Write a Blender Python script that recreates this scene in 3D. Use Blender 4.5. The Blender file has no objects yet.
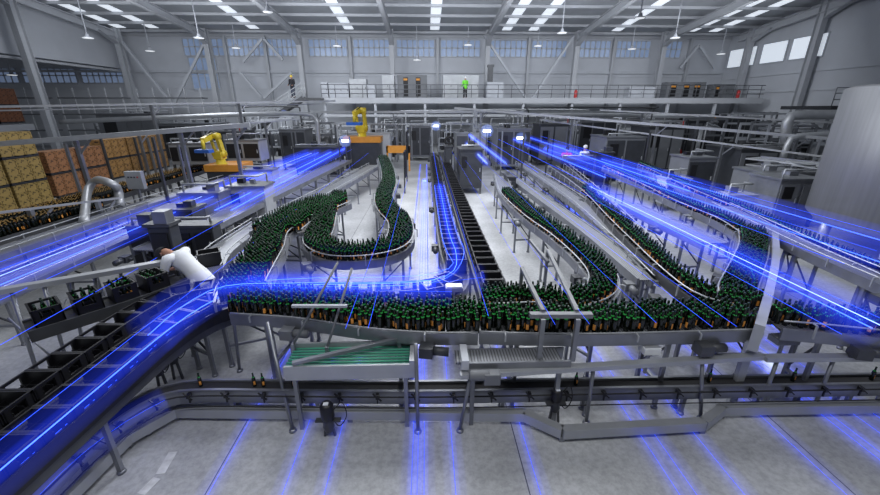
import bpy, math, random
import numpy as np
from mathutils import Vector, Matrix
random.seed(7)
R = math.radians
col = bpy.context.scene.collection
F = 383.0; TH = R(20); YW = R(1.97); CH = 3.6

# ---------------------------------------------------------------- camera maths (used to read positions off the photograph)
def ray(px, py):
    x = (px - 440) / F; v = (py - 247.5) / F
    fw = math.cos(TH) - v * math.sin(TH); up = -v * math.cos(TH) - math.sin(TH)
    return Vector((x * math.cos(YW) + fw * math.sin(YW), -x * math.sin(YW) + fw * math.cos(YW), up))
def P(px, py, z=0.0):
    r = ray(px, py); t = (z - CH) / r.z; return Vector((r.x * t, r.y * t, z))
def D(px, py, y):
    r = ray(px, py); t = y / r.y; return Vector((r.x * t, y, CH + r.z * t))
def S(px, py, x):
    r = ray(px, py); t = x / r.x; return Vector((x, r.y * t, CH + r.z * t))
def pix(p):
    d = Vector(p) - Vector((0, 0, CH))
    x = d.x * math.cos(YW) - d.y * math.sin(YW); y = d.x * math.sin(YW) + d.y * math.cos(YW)
    z = y * math.cos(TH) - d.z * math.sin(TH); u = y * math.sin(TH) + d.z * math.cos(TH)
    return (440 + F * x / z, 247.5 - F * u / z) if z > 0.05 else (-999, -999)

# ---------------------------------------------------------------- materials
def mat(name, c, rough=.5, metal=0., noise=0., nscale=8., spec=.5, emit=None, bump=0., stretch=None):
    m = bpy.data.materials.new(name); m.use_nodes = True
    nt = m.node_tree; b = nt.nodes['Principled BSDF']
    b.inputs['Base Color'].default_value = (*c, 1); b.inputs['Roughness'].default_value = rough
    b.inputs['Metallic'].default_value = metal; b.inputs['Specular IOR Level'].default_value = spec
    if emit:
        b.inputs['Emission Color'].default_value = (*emit[0], 1); b.inputs['Emission Strength'].default_value = emit[1]
    if noise or bump:
        tc = nt.nodes.new('ShaderNodeTexCoord'); mp = nt.nodes.new('ShaderNodeMapping')
        nt.links.new(tc.outputs['Object'], mp.inputs['Vector'])
        if stretch: mp.inputs['Scale'].default_value = stretch
        n = nt.nodes.new('ShaderNodeTexNoise'); n.inputs['Scale'].default_value = nscale
        n.inputs['Detail'].default_value = 5
        nt.links.new(mp.outputs['Vector'], n.inputs['Vector'])
        if noise:
            r = nt.nodes.new('ShaderNodeValToRGB')
            r.color_ramp.elements[0].position = .3; r.color_ramp.elements[1].position = .7
            r.color_ramp.elements[0].color = (*[max(0, x * (1 - noise)) for x in c], 1)
            r.color_ramp.elements[1].color = (*[min(1, x * (1 + noise)) for x in c], 1)
            nt.links.new(n.outputs['Fac'], r.inputs['Fac']); nt.links.new(r.outputs['Color'], b.inputs['Base Color'])
        if bump:
            bp = nt.nodes.new('ShaderNodeBump'); bp.inputs['Strength'].default_value = bump
            nt.links.new(n.outputs['Fac'], bp.inputs['Height']); nt.links.new(bp.outputs['Normal'], b.inputs['Normal'])
    return m
def emat(name, c, s):
    m = bpy.data.materials.new(name); m.use_nodes = True; nt = m.node_tree; nt.nodes.clear()
    e = nt.nodes.new('ShaderNodeEmission'); o = nt.nodes.new('ShaderNodeOutputMaterial')
    e.inputs['Color'].default_value = (*c, 1); e.inputs['Strength'].default_value = s
    nt.links.new(e.outputs[0], o.inputs['Surface']); return m
def vmat(name, c, s):
    m = bpy.data.materials.new(name); m.use_nodes = True; nt = m.node_tree; nt.nodes.clear()
    e = nt.nodes.new('ShaderNodeEmission'); o = nt.nodes.new('ShaderNodeOutputMaterial')
    e.inputs['Color'].default_value = (*c, 1); e.inputs['Strength'].default_value = s
    nt.links.new(e.outputs[0], o.inputs['Volume']); return m
def floor_mat():
    m = mat('concrete', (.40, .41, .42), rough=.45, noise=.22, nscale=.9, bump=.03)
    nt = m.node_tree; b = nt.nodes['Principled BSDF']
    ramp = [n for n in nt.nodes if n.type == 'VALTORGB'][0]
    tc = [n for n in nt.nodes if n.type == 'TEX_COORD'][0]
    # fine speckle and scuffs
    n2 = nt.nodes.new('ShaderNodeTexNoise'); n2.inputs['Scale'].default_value = 14; n2.inputs['Detail'].default_value = 8
    n2.inputs['Roughness'].default_value = .7
    nt.links.new(tc.outputs['Object'], n2.inputs['Vector'])
    r2 = nt.nodes.new('ShaderNodeValToRGB'); r2.color_ramp.elements[0].position = .38; r2.color_ramp.elements[1].position = .6
    r2.color_ramp.elements[0].color = (.72, .72, .72, 1); r2.color_ramp.elements[1].color = (1.05, 1.05, 1.05, 1)
    nt.links.new(n2.outputs['Fac'], r2.inputs['Fac'])
    mx = nt.nodes.new('ShaderNodeMix'); mx.data_type = 'RGBA'; mx.blend_type = 'MULTIPLY'; mx.inputs[0].default_value = .8
    nt.links.new(ramp.outputs['Color'], mx.inputs[6]); nt.links.new(r2.outputs['Color'], mx.inputs[7])
    # expansion joints cut along the depth of the hall
    sx = nt.nodes.new('ShaderNodeSeparateXYZ'); nt.links.new(tc.outputs['Object'], sx.inputs[0])
    a = nt.nodes.new('ShaderNodeMath'); a.operation = 'ADD'; a.inputs[1].default_value = -0.98 + 64.4 * 1
    nt.links.new(sx.outputs['X'], a.inputs[0])
    md = nt.nodes.new('ShaderNodeMath'); md.operation = 'MODULO'; md.inputs[1].default_value = 3.22
    nt.links.new(a.outputs[0], md.inputs[0])
    lt = nt.nodes.new('ShaderNodeMath'); lt.operation = 'LESS_THAN'; lt.inputs[1].default_value = .012
    nt.links.new(md.outputs[0], lt.inputs[0])
    m2 = nt.nodes.new('ShaderNodeMix'); m2.data_type = 'RGBA'
    nt.links.new(lt.outputs[0], m2.inputs[0]); nt.links.new(mx.outputs[2], m2.inputs[6]); m2.inputs[7].default_value = (.05, .05, .055, 1)
    nt.links.new(m2.outputs[2], b.inputs['Base Color'])
    return m
def crate_mat(name, c):
    m = bpy.data.materials.new(name); m.use_nodes = True; nt = m.node_tree; b = nt.nodes['Principled BSDF']
    tc = nt.nodes.new('ShaderNodeTexCoord'); br = nt.nodes.new('ShaderNodeTexVoronoi'); br.inputs['Scale'].default_value = 17
    nt.links.new(tc.outputs['Object'], br.inputs['Vector'])
    r = nt.nodes.new('ShaderNodeValToRGB'); r.color_ramp.interpolation = 'LINEAR'
    r.color_ramp.elements[0].position = .12; r.color_ramp.elements[1].position = .5
    r.color_ramp.elements[0].color = (*[x * .12 for x in c], 1); r.color_ramp.elements[1].color = (*c, 1)
    nt.links.new(br.outputs['Distance'], r.inputs['Fac']); nt.links.new(r.outputs['Color'], b.inputs['Base Color'])
    b.inputs['Roughness'].default_value = .55
    return m
def belt_mat(name, c, scale, metal=.0, axis='Y'):
    m = bpy.data.materials.new(name); m.use_nodes = True; nt = m.node_tree; b = nt.nodes['Principled BSDF']
    tc = nt.nodes.new('ShaderNodeTexCoord'); w = nt.nodes.new('ShaderNodeTexWave'); w.bands_direction = axis
    w.inputs['Scale'].default_value = scale; w.inputs['Distortion'].default_value = 0
    nt.links.new(tc.outputs['Object'], w.inputs['Vector'])
    r = nt.nodes.new('ShaderNodeValToRGB'); r.color_ramp.elements[0].position = .1; r.color_ramp.elements[1].position = .5
    r.color_ramp.elements[0].color = (*[x * .35 for x in c], 1); r.color_ramp.elements[1].color = (*c, 1)
    nt.links.new(w.outputs['Fac'], r.inputs['Fac']); nt.links.new(r.outputs['Color'], b.inputs['Base Color'])
    b.inputs['Roughness'].default_value = .4; b.inputs['Metallic'].default_value = metal
    return m
M = dict(
    steel=mat('steel', (.25, .26, .28), .4, .7, noise=.15, nscale=3),
    rail=mat('rail_grey', (.13, .135, .15), .5, .2, noise=.1, nscale=4),
    mgrey=mat('mid_grey_paint', (.17, .175, .19), .5, 0, noise=.1, nscale=4),
    dsteel=mat('dark_steel', (.09, .093, .10), .45, .6, noise=.15, nscale=4),
    lsteel=mat('light_steel', (.42, .435, .455), .42, .5, noise=.08, nscale=3),
    white=mat('white_paint', (.46, .48, .52), .6, noise=.05, nscale=1.5),
    wall=mat('wall_panel', (.50, .52, .56), .7, noise=.06, nscale=.5),
    rooff=mat('roof_sheet', (.36, .38, .41), .6, noise=.12, nscale=.6),
    beam=mat('beam_paint', (.42, .435, .465), .55, noise=.05, nscale=1),
    grey=mat('grey_panel', (.15, .158, .172), .5, noise=.1, nscale=2),
    dgrey=mat('dark_panel', (.035, .038, .045), .4, noise=.2, nscale=3),
    black=mat('black_plastic', (.008, .008, .01), .42, noise=.2, nscale=6),
    rubber=mat('rubber', (.012, .012, .013), .7, noise=.2, nscale=10),
    belt=belt_mat('black_belt', (.02, .02, .022), 6),
    chain=belt_mat('steel_chain', (.30, .31, .33), 9, .6, 'X'),
    glass=mat('bottle_glass', (.004, .007, .004), .12, noise=.3, nscale=20, spec=.6),
    glint_ring=mat('green_glint', (.03, .30, .06), .25, 0, noise=.3, nscale=30),  # green glint of the lit neck glass, put into a colour
    cap=mat('cap_dark', (.01, .03, .014), .3, .2, noise=.2, nscale=30),
    lab=mat('orange_label', (.85, .32, .06), .5, noise=.35, nscale=60),
    amber=mat('amber_cap', (.26, .15, .03), .4, noise=.3, nscale=20),
    yellow=mat('robot_yellow', (.62, .47, .03), .4, noise=.1, nscale=5),
    blue=mat('blue_plastic', (.03, .12, .45), .4, noise=.1, nscale=5),
    orange=mat('orange_paint', (.6, .25, .03), .45, noise=.1, nscale=5),
    green=mat('green_roller', (.08, .38, .24), .35, noise=.1, nscale=6),
    red=mat('red_paint', (.5, .02, .02), .4, noise=.1, nscale=5),
    hivis=mat('hivis_vest', (.18, .7, .05), .6, noise=.1, nscale=9),
    coat=mat('white_cloth', (.72, .74, .76), .8, noise=.06, nscale=9, bump=.2),
    cloth=mat('dark_cloth', (.015, .015, .02), .85, noise=.2, nscale=9),
    jean=mat('blue_trousers', (.05, .06, .09), .85, noise=.2, nscale=9),
    skin=mat('skin', (.42, .22, .15), .55, noise=.08, nscale=12),
    hair=mat('hair', (.01, .008, .007), .6, noise=.3, nscale=30),
    glasspane=mat('window_glass', (.25, .33, .48), .25, noise=.1, nscale=2, emit=((.30, .40, .62), .22)),
    daylit=mat('bright_window', (.8, .85, .9), .5, noise=.03, nscale=3, emit=((.72, .78, .86), .55)),
    sky=mat('skylight_sheet', (.8, .85, .9), .5, noise=.03, nscale=3, emit=((.78, .84, .92), .75)),
    lamp=mat('lamp_glass', (.9, .9, .9), .5, noise=.02, nscale=3, emit=((.9, .95, 1), .75)),
    paint=mat('floor_paint', (.55, .56, .57), .6, noise=.2, nscale=12),
    paper=mat('warning_white', (.7, .7, .68), .6, noise=.1, nscale=9),
    floor=floor_mat(),
    cr_y=crate_mat('yellow_crate', (.36, .25, .08)), cr_o=crate_mat('orange_crate', (.34, .16, .07)),
    cr_a=crate_mat('amber_crate', (.38, .21, .07)), cr_r=crate_mat('rust_crate', (.20, .075, .03)),
    core=emat('blue_light', (.03, .09, 1), 2.2), coreb=emat('bright_blue_light', (.04, .10, 1), 6),
    corew=emat('white_blue_light', (.25, .38, 1), 3.5),
    glare=emat('glare_white', (.8, .88, 1), 12),  # white glare as a glowing surface
    halo=vmat('blue_glow', (.05, .09, 1), 1.35), halo2=vmat('strong_blue_glow', (.02, .05, 1), 1.25),
    halos=vmat('soft_blue_glow', (.03, .065, 1), .65), faint=vmat('faint_blue_glow', (.03, .07, 1), .34), halow=vmat('white_blue_glow', (.25, .38, 1), .9),
)

# ---------------------------------------------------------------- mesh builder
class MB:
    def __init__(s): s.v = []; s.f = []; s.m = []; s.sm = []
    def add(s, vs, fs, mi=0, smooth=False):
        n = len(s.v); s.v += [tuple(v) for v in vs]; s.f += [tuple(i + n for i in f) for f in fs]
        s.m += [mi] * len(fs); s.sm += [smooth] * len(fs); return s
    def box(s, c, d, rz=0, mi=0):
        x, y, z = d[0] / 2, d[1] / 2, d[2] / 2; cr, sr = math.cos(rz), math.sin(rz); vs = []
        for sz in (-1, 1):
            for sx, sy in ((-1, -1), (1, -1), (1, 1), (-1, 1)):
                a, b = sx * x, sy * y; vs.append((c[0] + a * cr - b * sr, c[1] + a * sr + b * cr, c[2] + sz * z))
        return s.add(vs, [(0, 3, 2, 1), (4, 5, 6, 7), (0, 1, 5, 4), (1, 2, 6, 5), (2, 3, 7, 6), (3, 0, 4, 7)], mi)
    def b2(s, lo, hi, mi=0):
        return s.box([(a + b) / 2 for a, b in zip(lo, hi)], [abs(b - a) for a, b in zip(lo, hi)], 0, mi)
    def beam(s, p, q, w, h=None, mi=0):
        h = h or w; p = Vector(p); q = Vector(q); d = (q - p).normalized()
        up = Vector((0, 0, 1)) if abs(d.z) < .95 else Vector((0, 1, 0))
        sd = d.cross(up).normalized() * (w / 2); u = sd.cross(d).normalized() * (h / 2); vs = []
        for e in (p, q):
            for a, b in ((-1, -1), (1, -1), (1, 1), (-1, 1)): vs.append(e + sd * a + u * b)
        return s.add(vs, [(0, 1, 2, 3), (7, 6, 5, 4), (0, 4, 5, 1), (1, 5, 6, 2), (2, 6, 7, 3), (3, 7, 4, 0)], mi)
    def tube(s, pts, r, n=8, mi=0, cap=True):
        pts = [Vector(p) for p in pts]; k = len(pts); vs = []; fs = []; ref = None
        for i, p in enumerate(pts):
            d = (pts[min(i + 1, k - 1)] - pts[max(i - 1, 0)]).normalized()
            if ref is None:
                ref = d.cross(Vector((0, 0, 1)) if abs(d.z) < .9 else Vector((1, 0, 0))).normalized()
            ref = (ref - d * ref.dot(d)).normalized(); o = d.cross(ref)
            rr = r[i] if isinstance(r, (list, tuple)) else r
            for j in range(n):
                a = 2 * math.pi * j / n; vs.append(p + ref * (math.cos(a) * rr) + o * (math.sin(a) * rr))
        for i in range(k - 1):
            for j in range(n):
                a = i * n + j; b = i * n + (j + 1) % n; fs.append((a, b, b + n, a + n))
        if cap: fs.append(tuple(range(n))[::-1]); fs.append(tuple(range((k - 1) * n, k * n)))
        return s.add(vs, fs, mi, True)
    def lathe(s, prof, c=(0, 0, 0), n=12, mi=0, a0=0, a1=2 * math.pi, smooth=True):
        full = abs(a1 - a0 - 2 * math.pi) < 1e-6; k = n if full else n + 1; vs = []; fs = []
        for r, z in prof:
            for j in range(k):
                a = a0 + (a1 - a0) * j / n; vs.append((c[0] + r * math.cos(a), c[1] + r * math.sin(a), c[2] + z))
        for i in range(len(prof) - 1):
            for j in range(n):
                a = i * k + j; b = i * k + (j + 1) % k; fs.append((a, b, b + k, a + k))
        return s.add(vs, fs, mi, smooth)
    def sweep(s, pts, a0, a1, z0, z1, mi=0):
        pts = [Vector(p) for p in pts]; k = len(pts); vs = []; fs = []
        for i, p in enumerate(pts):
            d = pts[min(i + 1, k - 1)] - pts[max(i - 1, 0)]; d.z = 0; d.normalize(); nrm = Vector((-d.y, d.x, 0))
            for a, z in ((a0, z0), (a1, z0), (a1, z1), (a0, z1)): vs.append(p + nrm * a + Vector((0, 0, z)))
        for i in range(k - 1):
            for j in range(4):
                a = i * 4 + j; b = i * 4 + (j + 1) % 4; fs.append((a, b, b + 4, a + 4))
        fs.append((0, 1, 2, 3)[::-1]); fs.append(tuple((k - 1) * 4 + j for j in range(4)))
        return s.add(vs, fs, mi)
    def build(s, name, m, parent=None, bevel=0):
        me = bpy.data.meshes.new(name); off = Vector((0, 0, 0))
        if parent:
            off = parent.location.copy()
            if parent.parent: off = off + parent.parent.location
        me.from_pydata([Vector(v) - off for v in s.v], [], s.f)
        for x in (m if isinstance(m, (list, tuple)) else [m]): me.materials.append(x)
        me.polygons.foreach_set('material_index', s.m); me.polygons.foreach_set('use_smooth', s.sm)
        me.update()
        o = bpy.data.objects.new(name, me); col.objects.link(o)
        if parent: o.parent = parent
        if bevel:
            b = o.modifiers.new('b', 'BEVEL'); b.width = bevel; b.segments = 2; b.limit_method = 'ANGLE'
        return o
def tag(o, label=None, cat=None, group=None, kind=None):
    if label: o['label'] = label
    if cat: o['category'] = cat
    if group: o['group'] = group
    if kind: o['kind'] = kind
    return o
def empty(name, loc, label, cat, group=None):
    o = bpy.data.objects.new(name, None); o.location = loc; o.empty_display_size = .1; col.objects.link(o)
    return tag(o, label, cat, group)
def single(mb, name, m, label, cat, group=None, bevel=0):
    """one-mesh thing with its origin at its base"""
    xs = np.array(mb.v); lo = xs.min(0); hi = xs.max(0); c = Vector(((lo[0] + hi[0]) / 2, (lo[1] + hi[1]) / 2, lo[2]))
    mb.v = [tuple(Vector(v) - c) for v in mb.v]
    o = mb.build(name, m, None, bevel); o.location = c
    return tag(o, label, cat, group)
def smooth(pts, step=.15):
    pts = [Vector(p) for p in pts]
    if len(pts) == 2: seg = pts
    else:
        q = [2 * pts[0] - pts[1]] + pts + [2 * pts[-1] - pts[-2]]; seg = []
        for i in range(1, len(q) - 2):
            for t in np.linspace(0, 1, 12, endpoint=False):
                a, b, c, d = q[i - 1], q[i], q[i + 1], q[i + 2]
                seg.append(.5 * ((2 * b) + (c - a) * t + (2 * a - 5 * b + 4 * c - d) * t * t + (3 * b - a - 3 * c + d) * t ** 3))
        seg.append(pts[-1])
    out = [seg[0]]; acc = 0
    for a, b in zip(seg, seg[1:]):
        L = (b - a).length
        while acc + L >= step:
            t = (step - acc) / L; a = a + (b - a) * t; out.append(a); L = (b - a).length; acc = 0
        acc += L
    if (out[-1] - seg[-1]).length > .02: out.append(seg[-1])
    return out
ORD = ['first', 'second', 'third', 'fourth', 'fifth', 'sixth', 'seventh', 'eighth', 'ninth', 'tenth', 'eleventh', 'twelfth', 'thirteenth', 'fourteenth', 'fifteenth', 'sixteenth', 'seventeenth', 'eighteenth', 'nineteenth', 'twentieth']
TENS = {20: 'twenty', 30: 'thirty', 40: 'forty', 50: 'fifty', 60: 'sixty', 70: 'seventy', 80: 'eighty'}
def nth(i):
    if i < 20: return ORD[i]
    n = i + 1
    return TENS[n - n % 10] + '-' + ORD[n % 10 - 1] if n % 10 else TENS[n][:-1] + 'ieth'

# ---------------------------------------------------------------- conveyors
BOT = []; HASH = {}
RC = random.Random(9)
def conveyor(label, pts, width, group=None, belt='chain', guide=.12, legstep=1.7, railh=.13, step=.15, rail='steel', name='conveyor', legs=True, skip=()):
    path = smooth(pts, step); z = path[0].z
    mid = path[len(path) // 2]
    root = empty(name, (mid.x, mid.y, 0), label, 'conveyor', group)
    hw = width / 2
    MB().sweep(path, -hw, hw, -.03, 0).build('belt', M[belt], root)
    for s in (-1, 1):
        a, b = sorted((s * hw, s * (hw + .035)))
        MB().sweep(path, a, b, -railh, .025).build('side_rail', M[rail], root)
        if guide:
            g = MB(); a = s * (hw + .01)
            off = []
            for i, p in enumerate(path):
                d = path[min(i + 1, len(path) - 1)] - path[max(i - 1, 0)]; d.z = 0; d.normalize()
                off.append(p + Vector((-d.y, d.x, 0)) * a + Vector((0, 0, guide)))
            g.tube(off, .011, 5)
            for i in range(2, len(off), max(3, int(.75 / step))):
                d = path[min(i + 1, len(path) - 1)] - path[i - 1]; d.z = 0; d.normalize(); nv = Vector((-d.y, d.x, 0)) * s
                g.beam(off[i], off[i] + nv * .07, .015); g.beam(off[i] + nv * .07, off[i] + nv * .07 + Vector((0, 0, -guide - .05)), .018)
            g.build('guide_rail', M['lsteel'], root)
    if legs:
        L = 0; nxt = .4
        for i in range(1, len(path)):
            L += (path[i] - path[i - 1]).length
            if L >= nxt:
                nxt += legstep
                p = path[i]; d = p - path[i - 1]; d.z = 0; d.normalize(); nv = Vector((-d.y, d.x, 0))
                if p.y < 1.0: continue
                for s in (-1, 1):
                    q = p + nv * s * (hw - .01)
                    MB().beam((q.x, q.y, .02), (q.x, q.y, z - railh + .05), .045).lathe([(0, .03), (.04, .03), (.045, 0), (0, 0)], (q.x, q.y, 0), 8).build('leg', M['steel'], root)
                if z > .5:
                    MB().beam(p + nv * hw + Vector((0, 0, .35 - z)), p - nv * hw + Vector((0, 0, .35 - z)), .035).build('crossbar', M['steel'], root)
                    MB().beam(p + nv * hw + Vector((0, 0, .38 - z)), p - nv * (hw - .02) + Vector((0, 0, -.2)), .022).build('brace', M['dsteel'], root)
                    if RC.random() < .55 and z > .75:
                        q = p + d * .35 - nv * (hw + .10) + Vector((0, 0, -.15))
                        MB().box(q, (.16, .16, .13), math.atan2(d.y, d.x)).tube([q + d * .06, q + d * .26], .055, 10).tube([q, q + nv * .15], .03, 6).build('drive_motor', M[RC.choice(['dgrey', 'grey', 'dsteel'])], root)
    return root, path

def bottle_ok(x, y, md=.058):
    k = (int(x // .06), int(y // .06))
    for i in (-1, 0, 1):
        for j in (-1, 0, 1):
            for (a, b) in HASH.get((k[0] + i, k[1] + j), ()):
                if (a - x) ** 2 + (b - y) ** 2 < md * md: return False
    HASH.setdefault(k, []).append((x, y)); return True
def fill(pts, width, key, dens=1.0):
    path = smooth(pts, .056); n = max(1, int((width - .01) / .064))
    for i, p in enumerate(path):
        d = path[min(i + 1, len(path) - 1)] - path[max(i - 1, 0)]; d.z = 0
        if d.length < 1e-6: continue
        d.normalize(); nv = Vector((-d.y, d.x, 0))
        for k in range(n):
            if dens < 1 and random.random() > dens: continue
            o = (k - (n - 1) / 2) * .064 + (.016 if i % 2 else -.016)
            if n == 1: o = 0
            q = p + nv * o
            x, y = q.x + random.uniform(-.008, .008), q.y + random.uniform(-.008, .008)
            if random.random() < .05: continue
            u, v = pix((x, y, p.z + .1))
            if -25 < u < 905 and -20 < v < 520 and bottle_ok(x, y): BOT.append((x, y, p.z, key))

# ---------------------------------------------------------------- 1. the hall
Y1 = 42.0
def struct(mb, name, m): return tag(mb.build(name, m), kind='structure')
struct(MB().b2((-62, -3, -.2), (60, Y1 + 1, 0)), 'floor', M['floor'])
# back wall with horizontal panel ribs
w = MB().b2((-62, Y1, 0), (60, Y1 + .3, 10.6))
for z in (5.4, 6.55, 7.0): w.b2((-62, Y1 - .06, z), (60, Y1, z + .05))
struct(w, 'wall_back', M['wall'])
# right wall, running back behind the side columns
RX = 30.5
wr = MB().b2((RX, 22, 0), (RX + .3, Y1, 12.5))
for z in (6.3, 4.9): wr.b2((RX - .08, 22, z), (RX, Y1, z + .12))
struct(wr, 'wall_right', M['wall'])
# left side: upper fascia above the open annex
LX = -29.0
struct(MB().b2((LX - .3, 22, 7.15), (LX, Y1, 12.5)), 'wall_left', M['wall'])
tr = MB().b2((LX - .35, 22, 6.85), (LX + .1, Y1, 7.02)); struct(tr, 'trim_1', M['beam'])
tr = MB().b2((-62, Y1 - .15, 10.0), (60, Y1, 10.35)); struct(tr, 'trim_2', M['beam'])
tr = MB().b2((-62, Y1 - .18, 6.85), (30, Y1, 7.1)); struct(tr, 'trim_3', M['white'])
# roof, rising towards the camera
def rz(y): return 10.3 + (Y1 - y) * .10
Y0 = 22
rf = MB()
rf.add([(-62, Y0, rz(Y0)), (60, Y0, rz(Y0)), (60, Y1 + .3, rz(Y1 + .3)), (-62, Y1 + .3, rz(Y1 + .3)),
        (-62, Y0, rz(Y0) + .15), (60, Y0, rz(Y0) + .15), (60, Y1 + .3, rz(Y1 + .3) + .15), (-62, Y1 + .3, rz(Y1 + .3) + .15)],
       [(0, 1, 2, 3), (7, 6, 5, 4), (0, 4, 5, 1), (1, 5, 6, 2), (2, 6, 7, 3), (3, 7, 4, 0)])
struct(rf, 'ceiling', M['rooff'])
n = 0
y = Y1 - 1.2
while y > Y0:
    pu = MB().b2((-60, y - .05, rz(y) - .22), (58, y + .05, rz(y) - .02)); pu.b2((-60, y - .12, rz(y) - .24), (58, y + .05, rz(y) - .22))
    tag(pu.build('purlin', M['beam']), 'pale roof purlin spanning the hall, %s one out from the back wall' % nth(n), 'roof beam', 'roof purlins')
    y -= 2.3; n += 1
colX = [-28.0, -20.1, -11.7, -3.15, 5.9, 14.4, 22.8]
names = ['leftmost by the fascia', 'second from the left', 'third from the left above the stair', 'left of the yellow robot', 'right of the two-door cabinet', 'beside the fire extinguisher', 'nearest the right wall windows']
def column(x, y, label, w=.42):
    top = rz(y) - .05
    r = empty('steel_column', (x, y, 0), label, 'column', 'main roof columns')
    c = MB().b2((x - w / 2, y - .28, 0), (x + w / 2, y - .24, top)).b2((x - w / 2, y + .24, 0), (x + w / 2, y + .28, top)).b2((x - .03, y - .24, 0), (x + .03, y + .24, top))
    c.build('web', M['beam'], r)
    h = MB(); t = rz(y)
    for xx in (-w / 2, w / 2):
        pass
    h.add([(x - .04, y - .28, top - 1.3), (x + .04, y - .28, top - 1.3), (x - .04, y - 2.2, rz(y - 2.2) - .75), (x + .04, y - 2.2, rz(y - 2.2) - .75),
           (x - .04, y - .28, top - .2), (x + .04, y - .28, top - .2), (x - .04, y - 2.2, rz(y - 2.2) - .3), (x + .04, y - 2.2, rz(y - 2.2) - .3)],
          [(0, 1, 3, 2), (4, 6, 7, 5), (0, 2, 6, 4), (1, 5, 7, 3), (0, 4, 5, 1), (2, 3, 7, 6)])
    h.beam((x, y - .3, top - 1.3), (x, y - 2.2, rz(y - 2.2) - .75), w, .05)
    h.build('haunch', M['beam'], r)
    MB().b2((x - .35, y - .4, 0), (x + .35, y + .4, .05)).build('base_plate', M['beam'], r)
for x, l in zip(colX, names):
    column(x, 40.3, 'tall pale steel roof column, ' + l)
column(-27.7, 30.6, 'tall pale steel column at the far left edge of the photo')
column(29.9, 38.6, 'tall pale steel column in front of the right wall windows')
column(29.9, 32.0, 'tall pale steel column at the right, beyond the windows')
for i, x in enumerate(colX + [29.9, -35.5, 37]):
    r = MB()
    for (zz, ww, hh) in ((-.40, .34, .05), (-.92, .34, .05)):
        r.beam((x, 40.2, rz(40.2) + zz), (x, Y0, rz(Y0) + zz), ww, hh)
    r.beam((x, 40.2, rz(40.2) - .66), (x, Y0, rz(Y0) - .66), .04, .5)
    tag(r.build('roof_rafter', M['beam']), 'long pale I-section roof rafter, %s from the left' % nth(i) if x != -35.5 else 'long pale I-section roof rafter outside the left fascia', 'roof beam', 'roof rafters')
# skylights: translucent strips in the roof, broken by the purlins
sk = [(-27.5, 'far left corner'), (-24.6, 'over the left columns'), (-15.6, 'left of centre'), (-7.0, 'above the yellow robot'), (.9, 'over the central aisle'), (7.6, 'right of the central aisle'), (10.1, 'second right of the aisle'), (18.0, 'towards the right'), (25.2, 'over the right columns'), (27.4, 'beside the right columns'), (35.6, 'far right corner')]
for x, l in sk:
    s = MB()
    s.add([(x - .42, 23, rz(23) - .02), (x + .42, 23, rz(23) - .02), (x + .42, Y1 - 1.6, rz(Y1 - 1.6) - .02), (x - .42, Y1 - 1.6, rz(Y1 - 1.6) - .02),
           (x - .42, 23, rz(23) + .02), (x + .42, 23, rz(23) + .02), (x + .42, Y1 - 1.6, rz(Y1 - 1.6) + .02), (x - .42, Y1 - 1.6, rz(Y1 - 1.6) + .02)],
          [(0, 3, 2, 1), (4, 5, 6, 7), (0, 1, 5, 4), (1, 2, 6, 5), (2, 3, 7, 6), (3, 0, 4, 7)])
    tag(s.build('skylight', M['sky']), 'white translucent skylight strip in the roof, ' + l, 'skylight', 'roof skylights')
# windows of the back wall
wn = 1
def window(x0, x1, z0, z1, nx=4, glass='glasspane', y=Y1):
    global wn
    o = struct(MB().b2((x0, y - .05, z0), (x1, y - .01, z1)), 'window_%d' % wn, M[glass]); wn += 1
    f = MB()
    for i in range(nx + 1):
        xx = x0 + (x1 - x0) * i / nx; f.b2((xx - .05, y - .1, z0), (xx + .05, y - .04, z1))
    for zz in (z0, (z0 * .48 + z1 * .52), z1): f.b2((x0, y - .1, zz - .05), (x1, y - .04, zz + .05))
    f.build('window_frame', M['white'], o)
edges = [(-23.2, -19.4), (-19, -15.6), (-15.2, -12.0), (-11.3, -7.6), (-7.0, -3.5), (-2.8, .9), (1.5, 5.4), (6.3, 10.0), (10.5, 14.0), (14.8, 18.4), (19.0, 22.4), (23.5, 25.6)]
for a, b in edges: window(a, b, 8.35, 9.85, 7 if b - a > 3 else 4)
window(-23.0, -20.4, 5.3, 8.2, 4)
for a, b in ((-50, -45), (-44.5, -39.5), (-39, -34), (-33.5, -29)): window(a, b, 5.9, 7.2, 8)
for (ya, yb) in ((38.2, 41.6), (35.0, 37.6), (31.6, 34.6)):
    o = struct(MB().b2((RX - .05, ya, 7.35), (RX - .01, yb, 9.0)), 'window_%d' % wn, M['daylit']); wn += 1
    f = MB(); 
    for zz in (7.35, 9.0): f.b2((RX - .1, ya, zz - .05), (RX - .03, yb, zz + .05))
    for yy in (ya, yb): f.b2((RX - .1, yy - .05, 7.35), (RX - .03, yy + .05, 9.0))
    f.build('window_frame', M['white'], o)
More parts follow.
